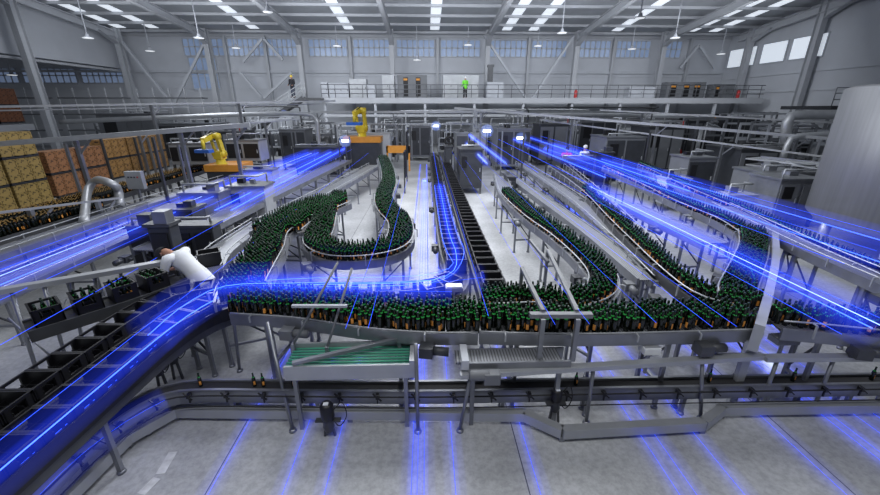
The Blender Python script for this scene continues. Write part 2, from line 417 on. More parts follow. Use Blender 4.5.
# wall posts between the windows, and the braces
for i, x in enumerate((-19.2, -15.4, -7.3, 1.2, 10.2, 18.7, 26.4)):
    single(MB().b2((x - .13, Y1 - .35, 0), (x + .13, Y1 - .02, 10.1)), 'wall_post', M['beam'], 'slim pale wall post on the back wall, %s from the left' % nth(i), 'column', 'back wall posts')
for i, (a, b) in enumerate(((D(516, 35, 40.4), D(588 - 60, 100, 40.4)), (D(484, 35, 40.4), D(527, 100, 40.4)), (D(574, 36, 40.4), D(531, 100, 40.4)), (D(263, 38, 41), D(243, 62, 41)), (D(263, 38, 41), D(283, 60, 41)), (D(122, 42, 40.4), D(172, 104, 40.4)), (D(205, 42, 40.4), D(174, 104, 40.4)), (D(699, 45, 41), D(680, 68, 41)), (D(699, 45, 41), D(714, 68, 41)), (D(240, 72, 41), D(262, 98, 41)), (D(292, 72, 41), D(264, 98, 41)))):
    if i == 0: continue
    single(MB().beam(a, b, .2), 'cross_brace', M['wall'], 'pale diagonal wall brace, %s listed from the centre outwards' % nth(i - 1), 'brace', 'wall braces')
# high bay lamps on their drop rods
bays = sorted([(88, 38), (50, 52), (150, 51), (268, 12), (236, 48), (337, 46), (468, 45), (562, 33), (640, 18), (632, 49), (538, 46), (675, 38), (721, 54), (783, 43), (809, 56), (417, 60), (199, 38), (12, 75)])
for i, (px, py) in enumerate(bays):
    yy = 33.0 if py < 40 else 38.5
    if py < 20: yy = 27
    p = D(px, py, yy); c = .62 if py < 25 else .8
    r = empty('high_bay_lamp', p, 'round white high-bay lamp on a thin rod, %s from the left' % nth(i), 'lamp', 'high-bay lamps')
    top = rz(yy) - .02 - p.z
    MB().tube([p + Vector((0, 0, .25)), p + Vector((0, 0, top))], .035, 6).build('drop_rod', M['white'], r)
    MB().lathe([(.0, .3), (.1, .28), (.14, .1), (.5 * c, .02), (.5 * c, 0), (0, .03)], p, 16).build('reflector', M['white'], r)
    MB().lathe([(.0, -.03), (.42 * c, -.02), (.44 * c, .01), (0, .015)], p, 16).build('lens', M['lamp'], r)

# ---------------------------------------------------------------- 2. mezzanine
ZM = 4.4; YM = 35.0; xa, xb = D(322, 100, YM).x, 29.5
m = empty('mezzanine_walkway', (0, YM, 0), 'long grey steel mezzanine walkway with railing along the back wall', 'walkway')
MB().b2((xa, YM, ZM - .35), (xb, Y1 - 1.2, ZM)).build('deck', M['steel'], m)
MB().b2((xa, YM - .05, ZM - .42), (xb, YM, ZM + .03)).b2((xa, YM - .04, 2.9), (xb, YM + .05, 3.1)).build('edge_beam', M['beam'], m)
rl = MB()
for z in (.35, .7, 1.05): rl.tube([(xa, YM + .05, ZM + z), (xb, YM + .05, ZM + z)], .03, 5)
rl.build('handrail', M['rail'], m)
x = xa
while x < xb:
    MB().tube([(x, YM + .05, ZM), (x, YM + .05, ZM + 1.05)], .028, 5).build('rail_post', M['rail'], m); x += 1.15
x = xa + .2
while x < xb:
    MB().b2((x - .1, YM + .02, 0), (x + .1, YM + .22, ZM - .3)).build('support_post', M['white'], m); x += 4.25
# stair up to the walkway on the left
s = empty('stair', (xa - 3, YM, 0), 'grey steel stair rising to the left end of the walkway', 'stair')
a = D(205, 127, YM - .6); b = D(303, 102, YM - .6); b.z = ZM; a.z = ZM - 3.2; a.x = b.x - 5.6
for dy in (0, 1.0):
    q = Vector((0, dy, 0))
    MB().beam(a + q, b + q, .08, .3).build('stringer', M['dsteel'], s)
    h = MB()
    for k in (.5, .8, 1.1): h.tube([a + q + Vector((0, 0, k)), b + q + Vector((0, 0, k))], .03, 5)
    for t in np.linspace(0, 1, 6): h.tube([a.lerp(b, t) + q, a.lerp(b, t) + q + Vector((0, 0, 1.1))], .03, 5)
    h.build('stair_rail', M['lsteel'], s)
for t in np.linspace(.03, .97, 16):
    p = a.lerp(b, t); MB().b2((p.x - .15, p.y, p.z + .02), (p.x + .15, p.y + 1, p.z + .06)).build('tread', M['steel'], s)
MB().b2((b.x - .1, YM - .8, ZM - .2), (b.x + 1.6, YM + .6, ZM)).build('landing', M['dsteel'], s)
for q in (a, a + Vector((0, 1, 0)), a.lerp(b, .5)): MB().b2((q.x - .05, q.y - .05, 0), (q.x + .05, q.y + .05, q.z)).build('stair_post', M['steel'], s)

def cabinet(px0, px1, ytop, ybase, y, dep, z0, mt, label, doors=2, name='control_cabinet', cat='cabinet', xs=None, zt=None, det=True, lit=None, group=None):
    if xs: x0, x1 = xs; z1 = zt
    else:
        x0 = D(px0, ytop, y).x; x1 = D(px1, ytop, y).x; z1 = D((px0 + px1) / 2, ytop, y).z
    r = empty(name, ((x0 + x1) / 2, y + dep / 2, z0), label, cat, group)
    MB().b2((x0, y + .03, z0 + .08), (x1, y + dep, z1)).build('body', M[mt], r, .01)
    MB().b2((x0 + .02, y + .06, z0), (x1 - .02, y + dep - .03, z0 + .08)).build('plinth', M['dgrey'], r)
    for i in range(doors):
        a = x0 + (x1 - x0) * i / doors + .02; b = x0 + (x1 - x0) * (i + 1) / doors - .02
        d = MB().b2((a, y, z0 + .12), (b, y + .03, z1 - .04)).build('door', M[mt], r)
        if det: MB().b2((b - .08, y - .03, z0 + (z1 - z0) * .5), (b - .05, y, z0 + (z1 - z0) * .6)).build('handle', M['black'], d)
    if lit:
        for t in lit:
            a = x0 + (x1 - x0) * t; MB().b2((a, y - .01, z0 + .2), (a + (x1 - x0) * .16, y - .002, z1 - .2)).build('open_bay', M['black'], r)
            MB().b2((a + .03, y - .03, z1 - .45), (a + (x1 - x0) * .14, y - .01, z1 - .28)).build('indicator', M['orange'], r)
    return r
YC = 37.5
cabinet(320, 327, 82, 0, YC, .8, ZM, 'white', 'narrow pale cabinet, leftmost on the walkway', 1)
cabinet(328, 348, 83, 0, YC, .9, ZM, 'white', 'wide white cabinet on the walkway behind the person in black', 3)
cabinet(349, 366, 79, 0, YC, 1, ZM, 'lsteel', 'taller grey cabinet with dark panel on the walkway', 2)
cabinet(367, 375, 85, 0, YC, .8, ZM, 'white', 'small white cabinet left of the column on the walkway', 1)
cabinet(382, 394, 75, 0, YC, 1, ZM, 'lsteel', 'tall light cabinet left of the two open cabinets', 2)
cabinet(397, 427, 75, 0, YC, 1, ZM, 'grey', 'open switch cabinet with two orange-lit dark bays', 3, lit=(.2, .62))
cabinet(443, 479, 75, 0, YC, 1, ZM, 'lsteel', 'big light switch cabinet behind the worker in the green vest', 4)
cabinet(487, 504, 82, 0, YC, 1, ZM, 'white', 'low pale cabinet right of the big switch cabinet', 1)
cabinet(630, 656, 87, 0, YC, 1, ZM, 'white', 'low pale cabinet with small lamps, right of centre on the walkway', 2)
cabinet(668, 707, 82, 0, YC, 1, ZM, 'grey', 'dark open cabinet with orange-lit bays on the right of the walkway', 4, lit=(.08, .42, .7))
cabinet(715, 736, 84, 0, YC, 1, ZM, 'grey', 'dark grey double cabinet at the right end of the walkway', 3, lit=(.1,))
# flue beside the big switch cabinet, doorway frame and extinguishers
q = D(490, 82, YC + .4); t = D(490, 66, YC + .4)
single(MB().b2((q.x - .22, YC + .2, q.z - 1.2), (q.x + .22, YC + .6, t.z)).b2((q.x - .28, YC + .15, t.z - .1), (q.x + .28, YC + .65, t.z + .1)), 'exhaust_duct', M['dsteel'], 'dark square exhaust duct rising behind the low pale cabinet', 'duct')
for px, l in ((575.5, 'by the sixth column'), (738, 'beside the dark double cabinet')):
    q = D(px, 95, 36.3)
    r = empty('fire_extinguisher', (q.x, 36.3, ZM), 'red fire extinguisher on the walkway ' + l, 'fire extinguisher')
    MB().lathe([(0, .35), (.13, .35), (.14, .4), (.14, .95), (.08, 1.05), (0, 1.06)], (q.x, 36.3, ZM - .35), 10).build('cylinder', M['red'], r)
    MB().box((q.x, 36.3, ZM + .75), (.18, .05, .08)).build('valve', M['black'], r)
f = MB(); p0 = D(764, 101, 39); p1 = D(788, 88, 39); zt = D(775, 87, 39).z
f.b2((p0.x - .1, 39, ZM), (p0.x, 39.1, zt)).b2((p1.x, 39, ZM), (p1.x + .1, 39.1, zt)).b2((p0.x - .1, 39, zt), (p1.x + .1, 39.1, zt + .12))
single(f, 'doorway_frame', M['dgrey'], 'dark thin doorway frame at the right end of the walkway', 'door frame')
# raised platform at the far right with its railing
p = empty('raised_platform', (27, 26, 0), 'grey raised platform with railing behind the big steel tank', 'platform')
x0 = D(832, 106, 27).x
MB().b2((x0, 27, 3.5), (x0 + 9, 31, 3.75)).build('deck', M['dgrey'], p)
h = MB()
for z in (.4, .8, 1.15): h.tube([(x0, 27.05, 3.75 + z), (x0 + 9, 27.05, 3.75 + z)], .035, 5)
for k in range(8): h.tube([(x0 + k * 1.2, 27.05, 3.75), (x0 + k * 1.2, 27.05, 4.9)], .03, 5)
h.build('handrail', M['steel'], p)
for k in (0.2, 4, 8): MB().b2((x0 + k, 27.2, 0), (x0 + k + .15, 27.35, 3.5)).build('support_post', M['steel'], p)

# ---------------------------------------------------------------- 3. bottle and crate lines
ZB = 1.1
main_l = [(-2.5, 4.70, ZB), (-1.6, 4.55, ZB), (-.7, 4.29, ZB), (0, 4.17, ZB), (.6, 4.14, ZB)]
conveyor('wide steel conveyor carrying the dense bottle crowd, front centre-left', main_l, .54, 'bottle conveyors', guide=.03)
main_r = [(.62, 4.12, ZB), (1.3, 4.06, ZB), (2.2, 4.03, ZB), (3.95, 4.06, ZB)]
conveyor('steel conveyor with bottles right of the front centre', main_r, .46, 'bottle conveyors', guide=.03)
fill(main_l, .53, 'front'); fill(main_r, .44, 'front')
serp1 = [P(330, 205, ZB), P(300, 219, ZB), P(274, 236, ZB), P(266, 253, ZB), P(254, 272, ZB), P(243, 290, ZB), (-2.6, 4.86, ZB)]
serp2 = [P(341, 198, ZB), P(333, 206, ZB), P(326, 218, ZB), P(322, 233, ZB), P(318, 246, ZB), P(336, 256, ZB), P(368, 256, ZB), P(392, 250, ZB), P(401, 238, ZB), P(399, 225, ZB), P(388, 213, ZB), P(384, 200, ZB), P(389, 184, ZB), P(387, 170, ZB), P(383, 160, ZB)]
conveyor('curved steel conveyor with bottles feeding the left end of the crowd', serp1, .62, 'bottle conveyors')
conveyor('serpentine steel conveyor with bottles looping left of the aisle', serp2[2:], .5, 'bottle conveyors')
wide = [P(333, 203, ZB), P(300, 217, ZB), P(276, 233, ZB)]
conveyor('broad bottle accumulation table at the top of the left loop', wide, 1.1, 'bottle conveyors', guide=.1)
fill(serp1[1:], .56, 'left loop'); fill(serp2[2:], .48, 'serpentine'); fill(wide, 1.0, 'left loop'); fill(serp2[:3], .45, 'serpentine')
eline = [P(500, 176, ZB), P(507, 195, ZB), P(530, 217, ZB), P(562, 240, ZB), P(592, 267, ZB), P(603, 287, ZB), P(590, 301, ZB), P(560, 307, ZB), (1.5, 4.62, ZB), (.75, 4.6, ZB)]
conveyor('steel conveyor with bottles curving round to the front, right of the aisle', eline, .4, 'bottle conveyors')
fill(eline[1:], .38, 'right curve')
fline = [P(552, 168, ZB), P(585, 192, ZB), P(615, 222, ZB), P(642, 248, ZB), P(672, 276, ZB), P(705, 300, ZB), (4.15, 4.35, ZB)]
conveyor('long dark diagonal bottle conveyor down the middle right', fline, .3, 'bottle conveyors', belt='belt', rail='dsteel')
fill(fline[1:], .26, 'diagonal')
conveyor('slim dark diagonal conveyor beside the long diagonal one', [P(566, 166, ZB), P(600, 196, ZB), P(632, 228, ZB), P(652, 246, ZB)], .16, 'bottle conveyors', belt='belt', rail='dsteel')
gline = [P(606, 168, ZB), P(640, 184, ZB), P(680, 204, ZB), P(722, 222, ZB), P(748, 238, ZB)]
conveyor('bottle conveyor running from the far machines to the right-hand lane merge', gline, .3, 'bottle conveyors')
fill(gline, .26, 'right')
glane = [P(750, 236, ZB), P(752, 252, ZB), P(744, 275, ZB), P(735, 300, ZB), (4.25, 4.3, ZB)]
conveyor('five-lane bottle conveyor turning down beside the white upright cover', glane, .42, 'bottle conveyors')
fill(glane, .40, 'right')
hline = [P(640, 166, ZB), P(690, 190, ZB), P(745, 214, ZB), P(800, 242, ZB), P(900, 288, ZB)]
conveyor('thin bottle conveyor crossing the right side towards the steel tank', hline, .2, 'bottle conveyors')
fill(hline, .14, 'right')
jline = [P(772, 322, ZB), P(820, 326, ZB), P(925, 337, ZB)]
conveyor('bottle conveyor leaving the frame at the right edge', jline, .34, 'bottle conveyors')
fill([P(774, 321, ZB), P(820, 325, ZB), P(920, 336, ZB)], .3, 'right edge')
# empty conveyors on both sides of the curve
conveyor('empty grey roller conveyor between the curve and the long diagonal', [P(505, 172, 1.0), P(545, 200, 1.0), P(590, 232, 1.0), P(650, 280, 1.0)], .34, 'empty conveyors', guide=0)
conveyor('empty slat conveyor left of the long diagonal', [P(520, 163, 1.0), P(570, 196, 1.0), P(625, 242, 1.0), P(668, 282, 1.0)], .42, 'empty conveyors', guide=.1)
conveyor('empty grey conveyor on tall legs in the right middle', [P(628, 204, 1.1), P(668, 222, 1.1), P(716, 243, 1.1)], .5, 'empty conveyors', guide=0, legstep=1.1)
conveyor('empty grey conveyor on tall legs near the right edge', [P(720, 206, 1.2), P(770, 230, 1.2), P(830, 258, 1.2), P(905, 290, 1.2)], .4, 'empty conveyors', guide=.1, legstep=1.4)
conveyor('empty steel conveyor inside the left of the bottle loop', [P(375, 165, 1.0), P(330, 190, 1.0), P(270, 222, 1.0)], .55, 'empty conveyors', guide=.1)
conveyor('wide pale roller conveyor from the robot to the loop', [P(345, 160, .9), P(290, 185, .9), P(225, 215, .9), P(150, 250, .9)], .7, 'empty conveyors', guide=0)
conveyor('grey conveyor behind the person in white', [P(262, 222, .95), P(222, 250, .95), P(206, 272, .95)], .45, 'empty conveyors', guide=.1)
conveyor('left outer roller conveyor with blue light above it', [P(260, 185, .9), P(190, 208, .9), P(100, 245, .9), P(-40, 305, .9)], .6, 'empty conveyors', guide=.12)
conveyor('left far steel conveyor below the stacked crates', [P(230, 178, .9), P(150, 202, .9), P(60, 232, .9), P(-60, 272, .9)], .5, 'empty conveyors', guide=.12)
conveyor('leftmost black conveyor full of amber-capped bottles', [P(205, 168, .9), P(120, 192, .9), P(50, 213, .9), P(-60, 240, .9)], .75, 'empty conveyors', belt='belt', rail='dsteel', guide=0)
fill([P(205, 168, .9), P(120, 192, .9), P(50, 213, .9), P(-60, 240, .9)], .7, 'amber', .8)
conveyor('second black bottle conveyor at the far left', [P(100, 206, .9), P(50, 221, .9), P(-60, 253, .9)], .5, 'empty conveyors', belt='belt', rail='dsteel', guide=0)
fill([P(100, 206, .9), P(50, 221, .9), P(-60, 253, .9)], .46, 'amber', .8)

# crate lanes
ZC = .80
blue_lane = [(.42, 26, ZC), (.42, 14, ZC), (.46, 8, ZC), (.52, 6.6, ZC), (.42, 5.75, ZC), (.02, 5.38, ZC), (-.7, 5.3, ZC), (-1.8, 5.3, ZC), (-2.7, 5.22, ZC), (-3.15, 4.85, ZC), (-3.36, 4.2, ZC), (-3.42, 3.2, ZC), (-3.45, 1.2, ZC)]
conveyor('crate conveyor under the blue light along the aisle and round to the left', blue_lane, .38, 'crate conveyors', belt='belt', guide=.0, rail='dsteel')
ig = [Vector(p) for p in blue_lane[8:]]
single(MB().sweep(smooth(ig, .15), .235, .25, -.02, .16), 'side_guard_plate', M['black'], 'tall black side plate along the inner left crate lane', 'guard')
black_lane = [(.98, 26, ZC + .05), (.98, 14, ZC + .05), (1.0, 8, ZC + .05), (1.02, 4.95, ZC + .05)]
conveyor('straight crate conveyor right of the aisle', black_lane, .38, 'crate conveyors', belt='belt', guide=0, rail='dsteel')
outer_lane = [(-3.35, 5.5, ZC), (-3.6, 5.38, ZC), (-3.86, 5.1, ZC), (-3.98, 4.4, ZC), (-4.0, 3.2, ZC), (-4.0, 1.2, ZC)]
conveyor('outer crate conveyor sweeping down the left foreground', outer_lane, .38, 'crate conveyors', belt='belt', guide=0, rail='dsteel')
back_lane = [(-3.9, 6.6, ZC), (-4.6, 6.15, ZC), (-5.2, 5.7, ZC), (-5.5, 5.35, ZC)]
tan_lane = [P(182, 278, ZC + .2), P(130, 296, ZC + .2), P(85, 310, ZC + .2), P(25, 328, ZC + .2)]
conveyor('short crate conveyor where the person in white works', tan_lane, .38, 'crate conveyors', belt='belt', guide=0, rail='dsteel')

CW, CL, CHt = .36, .285, .25
def crate_parts():
    b = MB(); t = .018
    b.b2((-CW / 2, -CL / 2, 0), (CW / 2, CL / 2, .02))
    for s in (-1, 1):
        y = s * (CL / 2 - t / 2); b.b2((-CW / 2, y - t / 2, 0), (CW / 2, y + t / 2, CHt))
        x = s * (CW / 2 - t / 2)
        b.b2((x - t / 2, -CL / 2, 0), (x + t / 2, CL / 2, CHt - .13)); b.b2((x - t / 2, -CL / 2, CHt - .03), (x + t / 2, CL / 2, CHt))
        for q in (-1, 1):
            yy = q * (CL / 2 - .04); b.b2((x - t / 2, yy - .03, CHt - .13), (x + t / 2, yy + .03, CHt - .03))
        b.b2((-CW / 2 - .006, s * CL / 2 - .01, CHt - .02), (CW / 2 + .006, s * CL / 2 + .006 * s, CHt))
    d = MB()
    for i in range(1, 4): d.b2((-CW / 2 + CW * i / 4 - .003, -CL / 2 + t, .02), (-CW / 2 + CW * i / 4 + .003, CL / 2 - t, .15))
    for j in range(1, 3): d.b2((-CW / 2 + t, -CL / 2 + CL * j / 3 - .003, .02), (CW / 2 - t, -CL / 2 + CL * j / 3 + .003, .15))
    return b, d
cb, cd = crate_parts()
C0 = cb.build('bottle_crate', M['black']); C0d = cd.build('divider', M['black'], C0)
cs, cs2 = crate_parts(); cs.add(cs2.v, cs2.f)
first = [True]
def put_crate(p, ang, label, group, parts=True):
    if first[0]: o = C0; first[0] = False
    else:
        o = C0.copy(); col.objects.link(o)
        d = C0d.copy(); col.objects.link(d); d.parent = o
    o.location = p; o.rotation_euler = (0, 0, ang); tag(o, label, 'crate', group); return o
def crates_on(path, pitch, start, end, lab, group, skip=lambda p: False):
    ps = smooth(path, .02); acc = 0; nxt = start; i = 0; tot = sum((b - a).length for a, b in zip(ps, ps[1:])); out = []
    for a, b in zip(ps, ps[1:]):
        acc += (b - a).length
        if acc >= nxt and acc < tot - end:
            nxt += pitch
            u, v = pix(b)
            if -40 < u < 920 and -20 < v < 540 and not skip(b): out.append((b.copy(), math.atan2(b.y - a.y, b.x - a.x) - math.pi / 2))
    out.sort(key=lambda e: (e[0].y))
    for k, (p, an) in enumerate(out): put_crate(p + Vector((0, 0, .002)), an, lab % nth(k), group)
crates_on(black_lane, .31, .3, .1, 'black bottle crate on the straight lane right of the aisle, %s from its near end', 'black crates on the straight lane', lambda p: p.y > 19)
crates_on(blue_lane[:4] + [(.50, 6.2, ZC)], .31, .3, 0, 'blue-lit black bottle crate on the aisle lane, %s from its near bend', 'crates on the aisle lane', lambda p: p.y > 22 or p.y < 6.3)
crates_on([(.35, 5.62, ZC), (.02, 5.38, ZC), (-.7, 5.3, ZC), (-1.8, 5.3, ZC), (-2.3, 5.26, ZC)], .36, 0, .1, 'blue-lit black crate behind the bottle crowd, %s by distance', 'crates behind the bottle crowd')
crates_on([(-3.15, 4.85, ZC), (-3.36, 4.2, ZC), (-3.42, 3.2, ZC), (-3.45, 1.2, ZC)], .298, .05, 0, 'black crate on the inner left lane, %s from the near end', 'crates on the inner left lane')
crates_on(outer_lane, .298, .1, 0, 'black crate with white hand-hole on the outer left lane, %s from the near end', 'crates on the outer left lane')
tcr = []
sm = smooth(tan_lane, .4)
for k, p in enumerate(sm[1:-1]):
    d = sm[k + 2] - sm[k + 1]; an = math.atan2(d.y, d.x) - math.pi / 2
    put_crate(p, an, 'black crate holding green-necked bottles, %s from the person in white' % nth(k), 'bottle-filled crates by the person in white')
    for ix in range(4):
        for iy in range(3):
            if random.random() < .75:
                l = Vector(((ix - 1.5) * .085, (iy - 1) * .085, 0)); l.rotate(Matrix.Rotation(an, 3, 'Z')); BOT.append((p.x + l.x, p.y + l.y, p.z + .022, 'crate'))
# tilted crate at the near end and the one the man lifts
o = put_crate(P(211, 264, .952), R(30), 'single black crate on the grey conveyor behind the person in white', None); 

# ---------------------------------------------------------------- bottles
prof = [(0, 0), (.029, 0), (.0305, .008), (.0305, .145), (.027, .17), (.0165, .195), (.0135, .215), (.0125, .25)]
capp = [(.0142, .246), (.0142, .262), (.011, .266), (0, .266)]
glint_ring = [(.0235, .182), (.0200, .189), (.0170, .197)]
labp = [(.0312, .045), (.0312, .115)]
BOT = [(x, y, z, k) for x, y, z, k in BOT]
near = [b for b in BOT if 0 < pix((b[0], b[1], b[2]))[0] < 880 and b[3] != 'amber']
near.sort(key=lambda b: (Vector(b[:3]) - Vector((0, 0, CH))).length)
near = near[:300]; ns = set(near); far = [b for b in BOT if b not in ns]
B0 = MB().lathe(prof, n=12).build('beer_bottle', M['glass'])
B1 = MB().lathe(capp, n=10).build('cap', M['cap'], B0)
B2 = MB().lathe(glint_ring, n=10).build('neck_glint', M['glint_ring'], B0)  # painted ring for the green glint on the neck glass
B3 = MB().lathe(labp, n=6, a0=-.55, a1=.55).build('bottle_label', M['lab'], B0)
LBL = {'front': ('green-necked dark beer bottle in the dense crowd on the front conveyors', 'bottles in the front crowd'),
       'right edge': ('dark beer bottle in the row leaving at the right edge', 'bottles leaving at the right edge'),
       'right': ('green-necked dark beer bottle in the lanes beside the white upright cover', 'bottles in the right-hand lanes'),
       'right curve': ('dark beer bottle on the conveyor curving in from the right of the aisle', 'bottles on the right curve'),
       'diagonal': ('dark beer bottle on the long diagonal conveyor', 'bottles on the long diagonal'),
       'left loop': ('dark beer bottle where the left loop joins the front crowd', 'bottles on the left loop'),
       'serpentine': ('dark beer bottle on the serpentine conveyor', 'bottles on the serpentine'),
       'crate': ('green-necked beer bottle standing in a black crate by the person in white', 'bottles in the crates')}
for i, (x, y, z, k) in enumerate(near):
    if i == 0: o = B0
    else:
        o = B0.copy(); col.objects.link(o)
        for c in (B1, B2, B3):
            q = c.copy(); col.objects.link(q); q.parent = o
    o.location = (x, y, z + .001); o.rotation_euler = (0, 0, random.uniform(0, 6.28)); tag(o, LBL[k][0], 'bottle', LBL[k][1])
def bottle_mass(lst, name, capmat, label, group, fm='glint_ring'):
    b = MB().lathe([p for p in prof if p[1] not in (.008,)], n=8, mi=0).lathe(capp, n=6, mi=1).lathe(glint_ring, n=6, mi=2).lathe(labp, n=4, mi=3, a0=-.55, a1=.55)
    V = np.array(b.v); nv = len(V); k = len(lst)
    L = np.array([l[:3] for l in lst]); A = np.random.RandomState(3).uniform(0, 6.28, k)
    ca, sa = np.cos(A)[:, None], np.sin(A)[:, None]
    out = np.empty((k, nv, 3)); out[:, :, 0] = V[:, 0] * ca - V[:, 1] * sa + L[:, 0:1]; out[:, :, 1] = V[:, 0] * sa + V[:, 1] * ca + L[:, 1:2]; out[:, :, 2] = V[:, 2] + L[:, 2:3] + .001
    Fq = np.array(b.f); nf = len(Fq)
    FF = (Fq[None] + (np.arange(k) * nv)[:, None, None]).reshape(-1)
    me = bpy.data.meshes.new(name); me.vertices.add(k * nv); me.vertices.foreach_set('co', out.reshape(-1))
    me.loops.add(k * nf * 4); me.loops.foreach_set('vertex_index', FF)
    me.polygons.add(k * nf); me.polygons.foreach_set('loop_start', np.arange(k * nf) * 4)
    for mm in (M['glass'], capmat, M[fm], M['lab']): me.materials.append(mm)
    me.polygons.foreach_set('material_index', np.tile(np.array(b.m), k)); me.polygons.foreach_set('use_smooth', np.ones(k * nf, bool))
    me.update(calc_edges=True)
    o = bpy.data.objects.new(name, me); col.objects.link(o)
    return tag(o, label, 'bottles', group, 'stuff')
print('BOTTLES', len(BOT), len(far))
bottle_mass([b for b in far if b[3] == 'amber'], 'amber_capped_bottles', M['amber'], 'dense field of dark bottles with amber caps on the black conveyors at the far left', None, 'black')
bottle_mass([b for b in far if b[3] != 'amber'], 'beer_bottles', M['cap'], 'hundreds of dark green-necked bottles further back on all the conveyors', None)

# ---------------------------------------------------------------- low front conveyor and floor guard
zk = .42
low = [P(-60, 560, zk) * 1, P(25, 492, zk), P(75, 447, zk), P(125, 410, zk), P(165, 391, zk), P(205, 386, zk), P(300, 386.5, zk), P(440, 387, zk), P(660, 383, zk), P(910, 379, zk)]
low[0] = Vector((-2.95, 1.6, zk)) if low[0].y < 1 else low[0]
k, kp = conveyor('low black-belted conveyor crossing the whole foreground', low, .14, None, belt='rubber', guide=0, railh=.16, legstep=1.1, name='conveyor')
rod = []
for i, p_ in enumerate(kp):
    d_ = kp[min(i + 1, len(kp) - 1)] - kp[max(i - 1, 0)]; d_.z = 0; d_.normalize(); rod.append(p_ + Vector((d_.y, -d_.x, 0)) * .15 + Vector((0, 0, -.02)))
MB().tube(rod, .010, 6).build('guide_rod', M['rubber'], k)
MB().tube([p_ + Vector((0, 0, -.16)) for p_ in rod], .007, 6).build('lower_rod', M['rubber'], k)
for i in range(3, len(rod) - 2, 3):
    p_ = rod[i]; c_ = MB().box(p_ + Vector((0, .02, 0)), (.035, .07, .05)).beam(p_ + Vector((-.05, 0, .05)), p_ + Vector((.05, -.02, -.04)), .014).beam(p_ + Vector((0, .01, 0)), p_ + Vector((0, .01, -.1)), .016)
    c_.build('clamp', M['black'], k)
gb = [P(60, 505, .12), P(128, 438, .12), P(176, 411, .12), P(350, 413, .12), P(524, 415, .12), P(562, 432, .12), P(703, 424, .12), P(722, 409, .12), P(910, 406, .12)]
g = empty('floor_guard_beam', (0, gb[4].y, 0), 'angled steel kick guard beam on the floor in the foreground', 'guard rail')
for a, b in zip(gb, gb[1:]):
    MB().beam(a, b, .10, .12).build('beam_section', M['lsteel'], g)
for q in gb[1:]:
    MB().beam((q.x, q.y, 0), (q.x, q.y, .08), .06).build('foot', M['steel'], g)
# little bottles standing on the low belt
for i, (px, py) in enumerate(((202, 385), (255, 386), (264, 386), (294, 386), (707, 381), (791, 380), (575, 384), (868, 378))):
    o = B0.copy(); col.objects.link(o); q = P(px, py, zk)
    near_p = min(kp, key=lambda w: (w - q).length); o.location = (near_p.x if abs(near_p.x - q.x) > .2 else q.x, near_p.y, zk + .001); o.scale = (.72,) * 3
    for c in (B1, B2, B3):
        cc = c.copy(); col.objects.link(cc); cc.parent = o
    tag(o, 'small dark bottle standing alone on the low front belt, %s from the left' % nth((0, 1, 2, 3, 5, 6, 4, 7)[i]), 'bottle', 'single bottles on the low front belt')

# ---------------------------------------------------------------- front frames
def post(par, p, top, r=.022, name='leg'):
    MB().tube([(p[0], p[1], .02), top], r, 8).lathe([(0, .035), (.04, .03), (.045, 0), (0, 0)], (p[0], p[1], 0), 10).build(name, M['steel'], par)
f = empty('beam_stand', (1.8, 3.55, 0), 'long flat steel beam on slim legs in front of the bottles, centre right', 'stand')
zb = .82
A = P(460, 375, zb); B = P(762, 356, zb)
MB().beam(A, B, .09, .055).beam(P(462, 378, zb - .03), P(461, 352, zb + .12), .03).build('top_beam', M['lsteel'], f)
for (a, b) in (((460, 431), 470), ((586, 423), 597), ((700, 419), 716)):
    q = P(a[0], a[1], 0); post(f, q, (P(b, 371, zb).x, A.lerp(B, (b - 460) / 302.).y, zb - .02))
f = empty('beam_stand', (5, 3.9, 0), 'flat steel beam on legs at the right edge below the bottle row', 'stand')
A = P(764, 358, zb); B = P(905, 357, zb)
MB().beam(A, B, .10, .055).build('top_beam', M['lsteel'], f)
for t in (.1, .5, .95):
    q = A.lerp(B, t); post(f, (q.x, q.y), (q.x, q.y, zb - .02))
f = empty('support_post', P(293, 431), 'slim inclined steel post with black foot, left of the roller table', 'post')
post(f, P(293, 431), P(267, 322, 1.15), name='tube')
f = empty('support_post', P(418, 432), 'upright steel post with black foot in the middle of the foreground', 'post')
post(f, P(418, 432), (P(418, 432).x + .0, P(418, 432).y, 1.22), name='tube')
f = empty('support_post', P(240, 370), 'slim steel post under the left end of the bottle crowd', 'post')
post(f, P(240, 371), P(231, 300, 1.2), name='tube')
# roller table with green rollers
r = empty('roller_table', (-.85, 3.95, 0), 'steel roller table with pale green rollers below the bottle crowd', 'roller table')
x0, x1, y0, y1 = -1.62, -.22, 3.62, 4.0
MB().b2((x0, y0 - .03, .72), (x1, y0, .9)).b2((x0, y1, .72), (x1, y1 + .03, .93)).b2((x1, y0 - .03, .72), (x1 + .06, y1 + .03, .95)).build('frame', M['lsteel'], r)
for i in range(7):
    yy = y0 + .03 + i * .055
    MB().tube([(x0, yy, .87), (x1, yy, .87)], .014, 8).build('roller', M['green'], r)
MB().beam((x0 + .1, y0 - .0, .93), (x1 - .0, y1 - .02, 1.02), .05, .04).build('diverter_bar', M['steel'], r)
for x in (x0 + .1, x1 - .05):
    for y in (y0, y1): MB().beam((x, y, 0), (x, y, .75), .045).build('leg', M['steel'], r)
